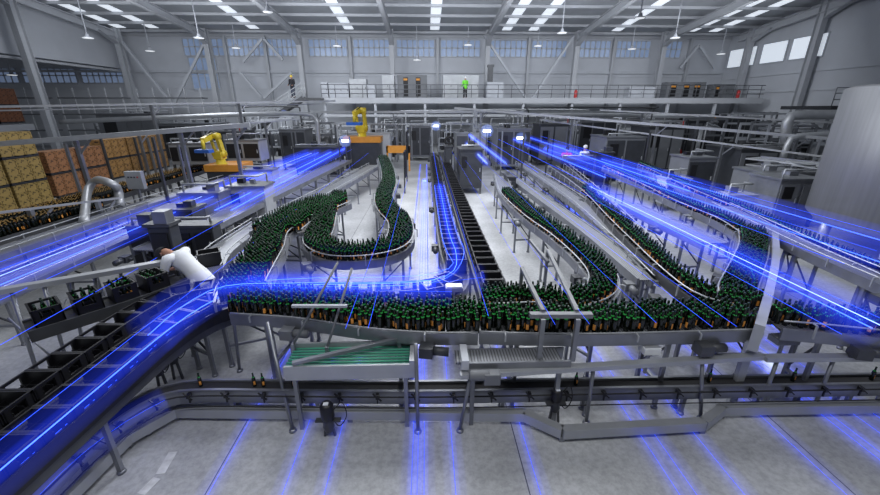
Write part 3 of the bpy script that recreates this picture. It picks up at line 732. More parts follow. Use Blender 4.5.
# chain table right of it with gear motor
r = empty('transfer_table', (.9, 3.8, 0), 'steel chain transfer table under the bottles at the front centre', 'table')
MB().b2((.30, 3.58, .9), (1.5, 3.8, .93)).build('chain_top', M['chain'], r)
MB().b2((.42, 3.55, .78), (1.6, 3.58, .93)).b2((.42, 3.8, .78), (1.6, 3.83, .93)).build('frame', M['steel'], r)
MB().b2((.36, 3.5, .88), (.44, 3.82, 1.0)).build('end_cover', M['white'], r)
for x in (.5, 1.5): MB().beam((x, 3.62, 0), (x, 3.62, .8), .05).build('leg', M['steel'], r)
g = MB().tube([(.44, 3.46, .84), (.66, 3.46, .84)], .06, 12).b2((.60, 3.40, .74), (.78, 3.52, .88)); g.build('gear_motor', M['grey'], r, .01)
# motors and boxes
def motor(px, py, z, label, s=1., legs=True):
    p = P(px, py, z); r = empty('gear_motor', (p.x, p.y, 0), label, 'motor')
    MB().lathe([(0, 0), (.06 * s, 0), (.07 * s, .02), (.07 * s, .16 * s), (.05 * s, .19 * s), (0, .2 * s)], (p.x, p.y, z), 14).build('motor_housing', M['black'], r)
    MB().box((p.x, p.y - .02, z + .2 * s), (.05 * s, .04 * s, .01)).build('name_plate', M['coat'], r)
    MB().lathe([(.045 * s, -.16 * s), (.06 * s, -.1 * s), (.05 * s, 0)], (p.x, p.y, z), 12).box((p.x, p.y, z - .03), (.26 * s, .06, .02)).build('gearbox', M['dsteel'], r)
    t = [(p.x + .07 * s, p.y, z + .12), (p.x + .16 * s, p.y, z + .22), (p.x + .2 * s, p.y - .02, z + .05), (p.x + .12 * s, p.y - .04, z - .08), (p.x + .05 * s, p.y, z - .02)]
    MB().tube(smooth(t, .03), .006, 5).build('cable', M['rubber'], r)
    if legs:
        for dx in (-.06, .06): MB().beam((p.x + dx, p.y, 0), (p.x + dx * .5, p.y, z - .08), .025).build('foot', M['dsteel'], r)
motor(328, 418, .26, 'black upright gear motor standing on the floor before the low conveyor', 1.1)
motor(556, 401, .32, 'black motor with looped cable under the low conveyor, right of centre', .9)
motor(171, 352, .45, 'dark motor with looped cable beside the inner left lane', 1.1)
motor(157, 366, .4, 'second dark motor beside the inner left lane, nearer the camera', .9)
def sbox(px, py, z, w, d, h, mt, label, name='junction_box', cat='box', rot=0):
    p = P(px, py, z); r = empty(name, (p.x, p.y, z), label, cat)
    MB().box((p.x, p.y, z + h / 2), (w, d, h), rot).build('housing', M[mt], r, .006)
    MB().box((p.x, p.y, z + h + .006), (w * .9, d * .8, .012), rot).build('lid', M['lsteel'], r)
    MB().beam((p.x, p.y, z - .3 if z > .5 else 0), (p.x, p.y, z), .03).build('bracket', M['steel'], r)
    return r
sbox(649, 352, .86, .20, .14, .09, 'coat', 'pale steel box mounted on the beam below the bottles, right of centre')
sbox(783, 342, .86, .28, .16, .08, 'steel', 'grey box on the conveyor below the bottles at the right')
sbox(454, 290, 1.05, .26, .16, .07, 'steel', 'small grey box where the blue lane bends')
# overhead cross bars of the front centre
f = empty('bar_bracket', (-.95, 4.1, 0), 'bright blue-lit horizontal bar on inclined arms over the bottle crowd', 'bracket')
a = P(292, 306, 1.42); b = P(347, 306, 1.42)
MB().beam(a, b, .04, .03).build('cross_bar', M['lsteel'], f)
for (p0, p1) in (((293, 345), (338, 262)), ((327, 348), (352, 268))):
    q0 = P(*p0, .95); q1 = D(*p1, q0.y + .55); MB().tube([q0, q1], .016, 8).build('arm', M['mgrey'], f)
    MB().beam((q0.x, q0.y, .7), (q0.x, q0.y, .97), .04).build('foot', M['steel'], f)
f = empty('sensor_frame', (1.2, 4.2, 0), 'steel frame bridging the bottles at the centre with long slanted rails', 'frame')
a = P(530, 315, 1.45); b = P(592, 315, 1.45)
MB().beam(a, b, .07, .05).build('cross_bar', M['mgrey'], f)
for px, yy in ((543, 3.72), (578, 3.74)): 
    q = P(px, 318, 1.45); MB().beam((q.x, q.y, .9), (q.x, q.y, 1.44), .05).build('upright', M['steel'], f)
for (p0, p1) in (((522, 268), (543, 311)), ((548, 250), (577, 311)), ((530, 240), (548, 262))):
    MB().beam(P(*p0, 1.6), P(*p1, 1.48), .045, .04).build('slanted_rail', M['mgrey'], f)
for px, py in ((522, 268), (548, 250)):
    q = P(px, py, 1.6); MB().beam((q.x, q.y, 0), (q.x, q.y, 1.58), .04).build('leg', M['steel'], f)
# white upright cover right
q0 = P(756, 362, .3); 
c = MB()
for (x, y_, z) in (): pass
pts = [P(745, 322, .95), P(757, 300, 1.15), P(764, 262, 1.5), P(769, 236, 1.75)]
c.sweep(smooth([P(756, 338, 1.1), P(765, 305, 1.1), P(773, 268, 1.1), P(773, 240, 1.1)], .2), -.05, .05, -.18, .17)
cv = empty('lane_cover', (P(752, 345, .95).x, P(752, 345, .95).y, 0), 'tall white metal cover strip standing beside the five-lane conveyor', 'cover')
c.build('cover_plate', M['lsteel'], cv)
q = P(752, 345, .95); MB().b2((q.x - .05, q.y, .0), (q.x + .05, q.y + .05, 1.0)).build('stand', M['lsteel'], cv)

# ---------------------------------------------------------------- left railing stand
f = empty('rail_stand', (-5.65, 5.4, 0), 'long flat steel rail on slanted posts at the left foreground', 'stand')
A = P(-40, 298, 1.25); B = P(166, 262, 1.25)
MB().beam(A, B, .13, .07).build('top_beam', M['lsteel'], f)
for (a, b) in (((38, 374), 3), ((66, 358), 33), ((82, 339), 60), ((102, 328), 84), ((124, 312), 112)):
    q = P(*a); top = A.lerp(B, (b + 40) / 206.); MB().tube([(q.x, q.y, .02), (top.x, top.y, 1.22)], .025, 8).lathe([(0, .035), (.04, .03), (.045, 0), (0, 0)], (q.x, q.y, 0), 10).build('leg', M['steel'], f)
for (a, b) in (((8, 318), (55, 360)), ((60, 318), (66, 300))):
    MB().tube([P(*a, .8), P(*b, .25)], .015, 6).build('strut', M['steel'], f)

# ---------------------------------------------------------------- overhead trays and pipes
def tray(label, p, q, posts, w=.18, h=.10, mt='lsteel', name='cable_tray', cat='cable tray'):
    p = Vector(p); q = Vector(q); r = empty(name, (p.x, p.y, 0), label, cat)
    MB().beam(p, q, w, h).build('tray', M[mt], r)
    for t in posts:
        s = p.lerp(q, t); MB().beam((s.x, s.y, 0), (s.x, s.y, s.z - h / 2), .10, .10).build('post', M['steel'], r)
        MB().beam((s.x, s.y, s.z - .5), s + (q - p).normalized() * .4 - Vector((0, 0, .05)), .05).build('knee_brace', M['steel'], r)
tray('wide grey cable tray sloping across the left above the crate stacks', D(-30, 146, 11.8), D(250, 125, 13.6), (.34, .72, .93), .24, .14)
tray('thin upper grey tray high on the left with small brackets', D(-20, 107, 15), D(335, 101, 24), (.36, .62), .12, .08)
tray('second thin grey rail below the upper left tray', D(-20, 111, 15.1), D(320, 104, 24.1), (), .06, .05)
tray('slim grey rail running behind the left tray', D(60, 138, 16), D(300, 119, 23), (.25, .5, .8), .10, .08)
tray('low grey rail over the left conveyors', D(-20, 215, 8.6), D(120, 198, 11), (.3, .8), .06, .05)
tray('long grey rail on posts behind the right lines', D(455, 108, 26), D(860, 141, 15), (.1, .4, .62, .9), .18, .12)
tray('second long grey rail on the right, lower and thinner', D(540, 120, 24), D(850, 160, 14), (.3, .7), .10, .07)
tray('upper thin rail over the right machines', D(600, 110, 24), D(875, 125, 17), (.2, .75), .08, .08)
tray('horizontal grey beam across the far end of the lines', D(310, 112, 29), D(650, 112, 29), (.02, .24, .5, .76, .98), .15, .15)
tray('lower horizontal grey beam across the far end', D(310, 124, 28.5), D(560, 124, 28.5), (.1, .4, .7), .12, .10)
def pipe(label, pts, r, mt='lsteel', n=10):
    return single(MB().tube(smooth([Vector(p) for p in pts], .3), r, n), 'pipe', M[mt], label, 'pipe')
pipe('thick white pipe at the left bending down by the stair', [D(60, 122, 22), D(150, 118, 23), D(260, 114, 24), D(305, 114, 24.6), D(316, 119, 24.6), D(318, 135, 24.6), (D(318, 135, 24.6).x, 24.6, .1)], .13)
pipe('thick pale pipe hooking down at the centre right', [D(540, 115, 27), D(600, 115, 27), D(640, 116, 27), D(648, 121, 27), D(648, 140, 27), (D(648, 140, 27).x, 27, .1)], .13)
pipe('fat white pipe with a bend left of the steel tank', [D(786, 150, 17), D(786, 128, 17), D(790, 118, 17), D(800, 115, 17), D(870, 114, 17)], .2)
pipe('white return pipe below the fat pipe', [D(782, 160, 16), D(790, 140, 16), D(800, 136, 16), D(835, 134, 16)], .12)
pipe('pale exhaust pipe bending over the left conveyors', [P(84, 222, .9), P(88, 190, 1.3), P(97, 180, 1.55), P(112, 184, 1.6), P(118, 190, 1.35), P(120, 205, 1.0)], .11)
for i in range(9):
    y = 30.5 + random.uniform(-2.5, 3.5); x = random.uniform(-14, 24); w = random.uniform(3, 9); z = random.uniform(2.2, 3.9)
    pipe('thin service pipe under the walkway, %s of the scattered runs' % nth(i), [(x, y, .1), (x, y, z - .3), (x + .3, y, z), (x + w, y, z), (x + w + .3, y, z - .3), (x + w + .3, y, .1)], .06, random.choice(['steel', 'lsteel', 'dsteel']), 6)

# ---------------------------------------------------------------- machines
RM = random.Random(5)
def machine(x0, x1, y0, y1, h, mt, label, doors=2, panel='dgrey', z0=.25, top=None, name='packing_machine', cat='machine', lampm=None):
    r = empty(name, ((x0 + x1) / 2, (y0 + y1) / 2, 0), label, cat)
    MB().b2((x0, y0, z0), (x1, y1, h)).build('body', M[mt], r, .02)
    MB().b2((x0 - .04, y0 - .04, h), (x1 + .04, y1 + .04, h + .06)).build('roof_panel', M['dsteel'] if mt == 'dgrey' else M['steel'] if mt != 'white' else M['lsteel'], r)
    w_ = x1 - x0; d_ = y1 - y0
    for j_ in range(2 if w_ > .7 else 1):
        cx_ = x0 + w_ * RM.uniform(.2, .8); cy_ = y0 + d_ * RM.uniform(.2, .8); sz_ = RM.uniform(.12, .3)
        MB().b2((cx_ - sz_ / 2, cy_ - sz_ / 2, h + .06), (cx_ + sz_ / 2, cy_ + sz_ / 2, h + .06 + sz_ * RM.uniform(.4, 1))).build('top_unit', M[RM.choice(['dgrey', 'steel', 'grey', 'black'])], r)
    if w_ > .9:
        zz_ = h + .06 + RM.uniform(.12, .3)
        MB().tube([(x0 + .1, y0 + .1, h + .05), (x0 + .1, y0 + .1, zz_), (x1 - .15, y0 + .1, zz_), (x1 - .15, y1 - .1, zz_), (x1 - .15, y1 - .1, h + .05)], .03, 6).build('top_pipe', M['lsteel'], r)
        MB().b2((x0 + w_ * .1, y0 - .05, z0 + (h - z0) * .55), (x0 + w_ * .32, y0 - .028, z0 + (h - z0) * .85)).build('display', M['black'], r)
    for i in range(doors):
        a = x0 + (x1 - x0) * i / doors + .05; b = x0 + (x1 - x0) * (i + 1) / doors - .05
        d = MB().b2((a, y0 - .03, z0 + .15), (b, y0, h - .12)).build('door', M[panel], r)
        MB().b2((b - .07, y0 - .06, (z0 + h) / 2 - .08), (b - .04, y0 - .03, (z0 + h) / 2 + .08)).build('handle', M['lsteel'], d)
    for x in (x0 + .05, x1 - .05):
        for y in (y0 + .05, y1 - .05): MB().b2((x - .04, y - .04, 0), (x + .04, y + .04, z0)).build('foot', M['dsteel'], r)
    if lampm:
        MB().tube([(x1 - .1, y0 + .1, h + .06), (x1 - .1, y0 + .1, h + .35)], .03, 8).build('signal_lamp', M[lampm], r)
    return r
machine(1.42, 2.42, 16.8, 18.2, 1.9, 'dgrey', 'black cabinet machine standing just right of the central lanes', 1)
machine(1.6, 2.3, 21.5, 22.8, 2.3, 'grey', 'tall dark glazed machine behind the black cabinet', 1, 'dgrey')
machine(.95, 1.35, 20.5, 21.2, 1.7, 'dgrey', 'narrow dark cabinet at the far end of the straight lane', 1)
machine(2.9, 3.2, 13.6, 14.4, 1.25, 'dgrey', 'small black cabinet in front of the curve conveyor', 1)
machine(6.1, 7.9, 17.5, 18.7, 1.35, 'dgrey', 'long low black machine in the middle right', 3, 'black')
machine(7.6, 8.4, 17.3, 18.1, 1.7, 'dgrey', 'upright black cabinet at the end of the low black machine', 1, 'black')
machine(10.2, 11.3, 14.8, 16.0, 1.75, 'grey', 'dark grey cabinet beside the white machine on the right', 1, 'dgrey')
machine(11.4, 13.4, 12.7, 14.0, 1.5, 'grey', 'large grey washer machine with pale doors left of the tank', 2, 'grey')
machine(10.9, 12.3, 11.4, 12.6, 1.5, 'steel', 'pale panelled machine under the blue light right of the grey washer', 2, 'grey')
machine(8.7, 9.6, 13.6, 14.2, 1.15, 'white', 'low white box machine behind the right-hand bottle line', 1, 'white')
machine(9.0, 9.9, 11.0, 11.5, 1.1, 'white', 'white tilted guard machine beside the thin bottle line', 1, 'lsteel')
machine(13.5, 16.0, 16.4, 18.6, 1.9, 'dgrey', 'dark machine block behind the stacked trays', 3, 'grey')
machine(9.0, 11.0, 19.5, 21.5, 2.2, 'grey', 'grey bottle filler in the right background', 2, 'dgrey')
machine(12.2, 14.2, 21.5, 23.5, 2.6, 'dgrey', 'dark filler block further right in the background', 3, 'grey', lampm='red')
machine(4.2, 6.2, 23.5, 25.5, 2.4, 'grey', 'grey background machine behind the white-blue light', 2, 'dgrey')
machine(7.3, 9.2, 25.5, 27.2, 2.6, 'dgrey', 'dark background machine with signal lamp, right of centre', 2, 'grey', lampm='red')
machine(3.0, 4.0, 25.8, 27.0, 2.0, 'white', 'white background machine right of the aisle end', 1, 'lsteel')
machine(10.5, 13, 27, 29, 2.8, 'grey', 'broad grey background machine under the walkway, right', 3, 'dgrey')
machine(15, 18.5, 25, 27, 2.8, 'dgrey', 'broad dark background machine at the right', 4, 'grey', lampm='orange')
machine(20, 23, 27, 29, 3.0, 'grey', 'grey background machine at the far right', 3, 'dgrey')
machine(-1.2, .3, 28.5, 30, 2.4, 'grey', 'pale machine at the end of the central aisle', 2, 'dgrey')
machine(-4.0, -2.4, 26.4, 27.6, 2.0, 'white', 'white machine behind the far yellow robot', 2, 'white')
machine(-7.4, -5.0, 22.2, 23.6, 1.5, 'dgrey', 'dark guarded machine left of the yellow robot', 2, 'dgrey')
machine(-9.2, -7.6, 25.2, 27, 2.3, 'grey', 'grey background machine behind the second robot', 2, 'dgrey')
machine(-13.8, -11.4, 25, 27, 2.2, 'dgrey', 'dark background machine under the stair', 2, 'grey', lampm='red')
machine(-17.6, -14.2, 27, 29.5, 2.6, 'grey', 'grey background machine behind the crate stacks', 3, 'dgrey')
machine(-23, -19, 29, 31, 3.2, 'grey', 'grey shelved machine in the left annex', 4, 'grey')
machine(-11.0, -9.4, 17.2, 18.2, 2.15, 'lsteel', 'white-topped inspection machine in front of the orange crates', 2, 'black', z0=1.3)
machine(-9.1, -7.6, 18.2, 19.2, 2.2, 'lsteel', 'second white-topped inspection machine right of the first', 2, 'black', z0=1.3)
machine(-7.2, -6.0, 15.2, 15.9, 1.3, 'lsteel', 'white box machine lit by blue light on the left', 1, 'white')
machine(-6.0, -4.9, 11.6, 12.4, 1.35, 'lsteel', 'grey covered conveyor box left of the bottle loop', 2, 'lsteel')
machine(-7.0, -5.9, 10.9, 11.7, 1.3, 'steel', 'grey covered box left beside the blue light', 1, 'lsteel')
machine(-6.6, -5.7, 9.2, 9.8, 1.25, 'dgrey', 'black low machine box in the blue light at the left', 3, 'black')
machine(-6.4, -4.6, 8.0, 8.35, 1.2, 'dgrey', 'second black low machine box nearer the person in white', 4, 'black')
machine(-5.15, -4.75, 6.9, 7.2, 1.55, 'dgrey', 'black upright cabinet behind the left rail', 1, 'black')
def skid(x, y, w, h, k, label):
    r = empty('process_skid', (x, y, 0), label, 'pipework', 'background process skids')
    f = MB()
    for a in (0, w):
        for b in (0, 1.2): f.b2((x + a - .05, y + b - .05, 0), (x + a + .05, y + b + .05, h))
    for z in (h * .35, h * .7, h):
        for b in (0, 1.2): f.b2((x, y + b - .04, z - .05), (x + w, y + b + .04, z + .05))
    f.build('frame', M['steel' if k % 2 else 'white'], r)
    v = MB(); n_ = 2 + k % 3
    for i in range(n_):
        cx = x + w * (i + .5) / n_; rr = min(.42, w / n_ * .36)
        v.lathe([(0, .4), (rr * .8, .45), (rr, .6), (rr, h * .62), (rr * .7, h * .68), (0, h * .7)], (cx, y + .6, 0), 14)
    v.build('vessel', M[('grey', 'dgrey', 'steel', 'dsteel')[k % 4]], r)
    pp = MB()
    for i in range(5):
        z = h * random.uniform(.3, 1.05); a = x + w * random.uniform(0, .4); b = a + w * random.uniform(.3, .7)
        pp.tube([(a, y - .1, .1), (a, y - .1, z), (b, y - .1, z), (b, y + .4, z + .15)], .05, 6)
    pp.build('piping', M[('lsteel', 'steel', 'white')[k % 3]], r)
    MB().b2((x + w * .2, y - .12, h * .4), (x + w * .45, y - .02, h * .62)).build('switch_box', M['black'], r)
    MB().b2((x + w * .6, y - .12, h * .15), (x + w * .9, y - .02, h * .3)).build('valve_block', M['black'], r)
sk_i = 0
for row, (yy, xa_, xb_) in enumerate(((31.5, -13.5, 27), (27.5, -12, 26), (22.5, 13, 24), (32.5, -26, -14))):
    x = xa_
    while x < xb_:
        w = random.uniform(1.6, 3.2)
        if not (row == 1 and -1.6 < x + w / 2 < 3.2): skid(x, yy + random.uniform(-.5, .5), w, random.uniform(2.2, 3.4), sk_i, 'steel process skid with pipes and vessels, %s' % nth(sk_i)); sk_i += 1
        x += w + random.uniform(.3, .9)
# wall-mounted style panel on pole
p = P(140, 196, 1.0)
r = empty('operator_station', (p.x, p.y, 0), 'pale control panel with small buttons on a post at the left', 'control panel')
MB().box((p.x, p.y, 1.5), (.5, .15, .55)).build('housing', M['lsteel'], r, .01)
for i in range(4): MB().box((p.x - .14 + .09 * i, p.y - .08, 1.6), (.04, .02, .04)).build('button', M['red' if i == 3 else 'dgrey'], r)
MB().beam((p.x, p.y, 0), (p.x, p.y, 1.3), .07).build('post', M['steel'], r)
# extinguisher on the right floor
p = P(676, 170, 0)
r = empty('fire_extinguisher', p, 'red fire extinguisher standing by the grey cabinet on the right', 'fire extinguisher')
MB().lathe([(0, 0), (.12, 0), (.12, .6), (.05, .75), (0, .76)], p + Vector((0, 0, .5)), 10).build('cylinder', M['red'], r)
MB().beam(p, p + Vector((0, 0, .5)), .06).build('stand', M['lsteel'], r)
# trays stacked on the right
for k in range(3):
    a = D(752, 158 + k * 6, 15.2); b = D(846, 168 + k * 6, 12.6)
    m_ = empty('slat_tray', a, 'long pale steel tray on the right machines, %s from the top' % nth(k), 'tray', 'stacked long trays')
    MB().beam(a, b, .9, .05).build('tray_plate', M['lsteel'], m_)
    MB().beam(a + Vector((0, -.4, .08)), b + Vector((0, -.4, .08)), .05, .1).build('rim', M['steel'], m_)
# tyres / round drums
for i, (px, py) in enumerate(((720, 148), (728, 148), (731, 158))):
    p = D(px, py, 19); 
    single(MB().lathe([(.13, -.1), (.3, -.1), (.34, 0), (.3, .1), (.13, .1), (.13, -.1)], (0, 0, 0), 20), 'hose_reel', M['rubber'], 'round black hose reel in the right background, %s of three' % ORD[i], 'reel', 'black round reels')
    o = bpy.context.scene.collection.objects[-1]; o.rotation_euler = (R(90), 0, 0); o.location = p
# hanging reels by the aisle end
for i, (px, py) in enumerate(((449, 141), (452, 149))):
    o = single(MB().lathe([(.16, -.06), (.28, -.06), (.31, 0), (.28, .06), (.16, .06), (.16, -.06)], (0, 0, 0), 20), 'hose_reel', M['rubber'], ('upper', 'lower')[i] + ' black round reel hanging at the end of the aisle', 'reel')
    o.rotation_euler = (R(90), 0, 0); o.location = D(px, py, 24)
# dark banner panels beside the serpentine
for i, (px, y0, y1, yy) in enumerate(((407, 132, 160, 20), (405, 152, 178, 17))):
    a = D(px, y1, yy); b = D(px, y0, yy)
    single(MB().b2((a.x - .04, yy, a.z), (a.x + .04, yy + .9, b.z)).b2((a.x - .05, yy, 0), (a.x + .0, yy + .05, a.z)), 'mesh_fence', M['black'], ('far', 'near')[i] + ' tall black mesh guard panel beside the serpentine', 'panel')
# dark slim uprights of the guarding in the left middle
for i, (px, yb, h) in enumerate(((92, 227, 2.6), (120, 205, 2.6), (150, 198, 2.5), (163, 200, 2.5), (175, 228, 2.8), (185, 183, 2.2), (193, 212, 2.4), (232, 190, 2.2), (250, 178, 2.3), (262, 182, 2.2), (276, 175, 2.4), (286, 170, 2.2), (300, 172, 2.3), (342, 178, 2.0), (352, 170, 2.0), (500, 180, 2.5), (520, 190, 2.6), (545, 178, 2.5), (563, 172, 2.6), (610, 180, 2.8), (640, 190, 2.6), (665, 175, 2.9), (678, 168, 3.0), (725, 176, 3.0), (742, 172, 3.0))):
    p = P(px, yb); single(MB().b2((p.x - .035, p.y - .035, 0), (p.x + .035, p.y + .035, h)).b2((p.x - .1, p.y - .1, 0), (p.x + .1, p.y + .1, .03)), 'guard_post', M['dsteel' if i % 3 else 'steel'], 'slim dark guard post in the middle distance, %s from the left' % nth(i), 'post', 'slim guard posts')
# white glare points at the machines, added as small glowing boxes
for i, (px, py, yy, rr, l) in enumerate(((436, 126, 27, .35, 'at the far end of the central aisle'), (345, 141, 21.5, .35, 'in front of the far robot'), (487, 131, 19.5, .35, 'above the lines right of the black cabinet'), (521, 138, 19, .3, 'further right over the lines'), (284, 113, 30, .25, 'far back under the stair'))):
    p = D(px, py, yy); w_ = empty('glare_spot', p, 'small white glare added as a glowing box ' + l, 'lamp')
    MB().b2((p.x - .18, yy, p.z - .05), (p.x + .18, yy + .08, p.z + .05)).build('lens', M['glare'], w_)  # glowing box of the added glare, no lamp behind it
    MB().lathe([(0, -rr), (rr * .7, -rr * .7), (rr, 0), (rr * .7, rr * .7), (0, rr)], p, 14).build('glow', M['halow'], w_)
    MB().beam((p.x, yy + .1, p.z + .0), (p.x, yy + .1, p.z - 1.2 if p.z < 3 else p.z - 2.5), .05).build('stalk', M['dsteel'], w_)  # made-up stalk under the glare
p = P(772, 361, .05); w_ = empty('glare_spot', p, 'small white glare added as a glowing box low on the floor at the right', 'lamp')
MB().box(p + Vector((0, 0, .05)), (.10, .05, .05)).build('lens', M['glare'], w_); MB().lathe([(0, 0), (.16, .02), (.14, .1), (0, .16)], p, 14).build('glow', M['halow'], w_)  # same kind of added glare, near the floor
# big steel tank at the right
tx, ty = 12.6, 8.6
t = empty('steel_tank', (tx, ty, 0), 'huge brushed steel tank on legs at the right edge', 'tank')
MB().lathe([(0, .45), (1.4, .5), (2.3, .75), (2.5, .95), (2.5, 4.05), (2.35, 4.12), (0, 4.2)], (tx, ty, 0), 64).build('shell', mat('tank_steel', (.19, .195, .21), .5, .4, noise=.1, nscale=2, stretch=(6, 6, .3)), t)
MB().b2((tx - 1.70, ty - 1.93, .95), (tx - 1.62, ty - 1.84, 4.0)).build('weld_seam', M['black'], t)
for a in (200, 245, 160, 290):
    lx, ly = tx + 2.2 * math.cos(R(a)), ty + 2.2 * math.sin(R(a)); MB().tube([(lx, ly, 0), (lx, ly, .9)], .11, 14).build('leg', M['lsteel'], t)
MB().tube([(tx - 1.2, ty - 1.9, .35), (tx - 1.2, ty - 1.9, .7)], .16, 14).build('outlet', M['rubber'], t)

# ---------------------------------------------------------------- robots
def robot(x, y, z, s, rot, label):
    r = empty('industrial_robot', (0, 0, 0), label, 'robot')
    MB().lathe([(.45, 0), (.45, .12), (.3, .2), (.28, .5), (0, .5)], n=16).build('base', M['yellow'], r)
    MB().b2((-.28, -.3, .45), (.28, .3, .95)).tube([(-.4, 0, .8), (.4, 0, .8)], .24, 14).build('turret', M['yellow'], r)
    MB().beam((.28, 0, .85), (.35, -.35, 1.95), .2, .3).tube([(.15, -.35, 1.95), (.5, -.35, 1.95)], .2, 12).build('lower_arm', M['yellow'], r)
    MB().beam((-.28, .05, .85), (-.3, -.2, 1.8), .12, .16).build('link_arm', M['yellow'], r)
    MB().beam((0, -.2, 2.0), (.0, -1.3, 1.75), .26, .3).beam((0, -.2, 2.0), (0, .15, 1.9), .36, .36).build('upper_arm', M['yellow'], r)
    MB().tube([(0, -1.3, 1.8), (0, -1.35, 1.2)], .11, 10).build('wrist', M['yellow'], r)
    MB().b2((-.5, -1.6, 1.0), (.5, -1.1, 1.2)).build('gripper', M['blue'], r)
    MB().tube([(.1, .1, 1.0), (.25, .25, 1.6), (.05, -.1, 2.2), (.05, -.9, 2.0)], .04, 6).build('cable_pack', M['black'], r)
    r.location = (x, y, z); r.scale = (s,) * 3; r.rotation_euler = (0, 0, rot)
p = D(362, 137, 25.0); robot(p.x, 25.2, D(362, 139, 25).z, .86, R(-12), 'yellow robot arm above the far end of the serpentine')
p = D(221, 168, 16.5); robot(p.x, 16.6, D(221, 166, 16.5).z, .62, R(-10), 'smaller yellow robot arm at the left by the blue light')
for i, (px, py, yy, w) in enumerate(((362, 141, 24.6, 2.2), (222, 169, 16.2, 1.3))):
    a = D(px, py, yy); 
    single(MB().b2((a.x - w / 2, yy, 0), (a.x + w / 2, yy + 1.3, a.z - .1)).b2((a.x - w / 2 - .05, yy - .05, a.z - .1), (a.x + w / 2 + .05, yy + 1.35, D(px, py - 4, yy).z), mi=1), 'robot_pedestal', [M['dgrey'], M['orange']], ('wide dark pedestal with orange rim under the far robot', 'dark pedestal with orange rim under the left robot')[i], 'pedestal')
p = D(408, 146, 23.5)
single(MB().b2((p.x - 1.3, 23.5, p.z - .4), (p.x + .1, 23.9, p.z)).b2((p.x - 1.3, 23.5, 0), (p.x - 1.2, 23.6, p.z)).b2((p.x, 23.5, 0), (p.x + .1, 23.6, p.z)), 'gripper_gantry', M['orange'], 'orange gantry beam right of the far robot', 'gantry')

# ---------------------------------------------------------------- crate stacks
def big_crate(mt):
    b = MB(); x, y, z = .58, .385, .235
    b.b2((-x / 2 + .01, -y / 2 + .01, .0), (x / 2 - .01, y / 2 - .01, z - .02))
    b.b2((-x / 2, -y / 2, z - .045), (x / 2, y / 2, z)); b.b2((-x / 2, -y / 2, 0), (x / 2, y / 2, .03))
    for sx in (-1, 1):
        for sy in (-1, 1): b.box((sx * (x / 2 - .02), sy * (y / 2 - .02), z / 2), (.04, .04, z))
        b.box((sx * (x / 2 - .009), 0, z * .62), (.006, .09, .022), mi=1)
        b.box((0, sx * (y / 2 - .009), z * .66), (.16, .006, .035), mi=1)
    o = b.build('beer_crate', [M[mt], M['black']]); return o
def stack(X, ya, tiers, nb, key, protos, where, z0=.5, nyy=3):
    key2 = dict(cr_y='yellow', cr_o='red-orange', cr_a='amber', cr_r='brown')[key]
    o0 = protos[key]; kd = 0
    for b in range(nb):
        for t in range(tiers):
            zb = z0 + t * .80
            pl = MB()
            for dx in (-.24, 0, .24): pl.b2((X + dx - .05, ya + b * 1.26, zb), (X + dx + .05, ya + b * 1.26 + 1.18, zb + .05))
            for q in range(5): pl.b2((X - .3, ya + b * 1.26 + q * .26, zb + .05), (X + .3, ya + b * 1.26 + q * .26 + .14, zb + .075))
            single(pl, 'pallet', M['dgrey'], 'pallet, tier %s, bay %s, of %s' % (ORD[t], ORD[b], where), 'pallet', 'pallets of the crate stacks')
            for l in range(3):
                for q in range(3):
                    if o0.get('label'): o = o0.copy(); col.objects.link(o)
                    else: o = o0
                    o.location = (X, ya + b * 1.26 + .2 + q * .392, zb + .078 + l * .237)
                    o.rotation_euler = (0, 0, 0)
                    tag(o, '%s crate, tier %d bay %d layer %d place %d, %s' % (key2, t + 1, b + 1, l + 1, q + 1, where), 'crate', where)
        single(MB().b2((X - .3, ya + b * 1.26, .3), (X + .3, ya + b * 1.26 + 1.2, .48)).b2((X - .25, ya + b * 1.26 + .1, 0), (X + .25, ya + b * 1.26 + .2, .3)).b2((X - .25, ya + b * 1.26 + .95, 0), (X + .25, ya + b * 1.26 + 1.05, .3)), 'pallet_stand', M['dsteel'], 'stand, bay %s, under %s' % (ORD[b], where), 'stand', 'stands under the crate stacks')
protos = {k: big_crate(k) for k in ('cr_y', 'cr_o', 'cr_a', 'cr_r')}
stack(-13.3, 9.9, 3, 3, 'cr_y', protos, 'the stack at the left edge')
stack(-13.3, 13.8, 2, 2, 'cr_o', protos, 'the stack behind it', .6)
stack(-13.3, 16.4, 2, 3, 'cr_a', protos, 'the farthest stack', .8)
stack(-20.5, 18.6, 2, 2, 'cr_r', protos, 'the high rack', 2.9)
single(MB().b2((-20.9, 18.4, 2.55), (-20.1, 21.3, 2.85)).b2((-20.8, 18.5, 0), (-20.7, 18.6, 2.6)).b2((-20.3, 18.5, 0), (-20.2, 18.6, 2.6)).b2((-20.8, 21, 0), (-20.7, 21.1, 2.6)).b2((-20.3, 21, 0), (-20.2, 21.1, 2.6)), 'storage_rack', M['beam'], 'pale high rack carrying the brown crate stack', 'rack')
# racks in the left annex
for i in range(3):
    x = -40 + i * 7
    rk = empty('pallet_rack', (x, 38, 0), 'pale open rack in the left annex, %s from the left' % ORD[i], 'rack', 'annex racks')
    for k in range(5): MB().b2((x + k * 1.4, 38, 0), (x + k * 1.4 + .1, 38.1, 5.3)).build('upright', M['beam'], rk)
    for z in (1.6, 3.0, 4.4): MB().b2((x, 38, z), (x + 5.7, 39, z + .12)).build('shelf', M['grey'], rk)

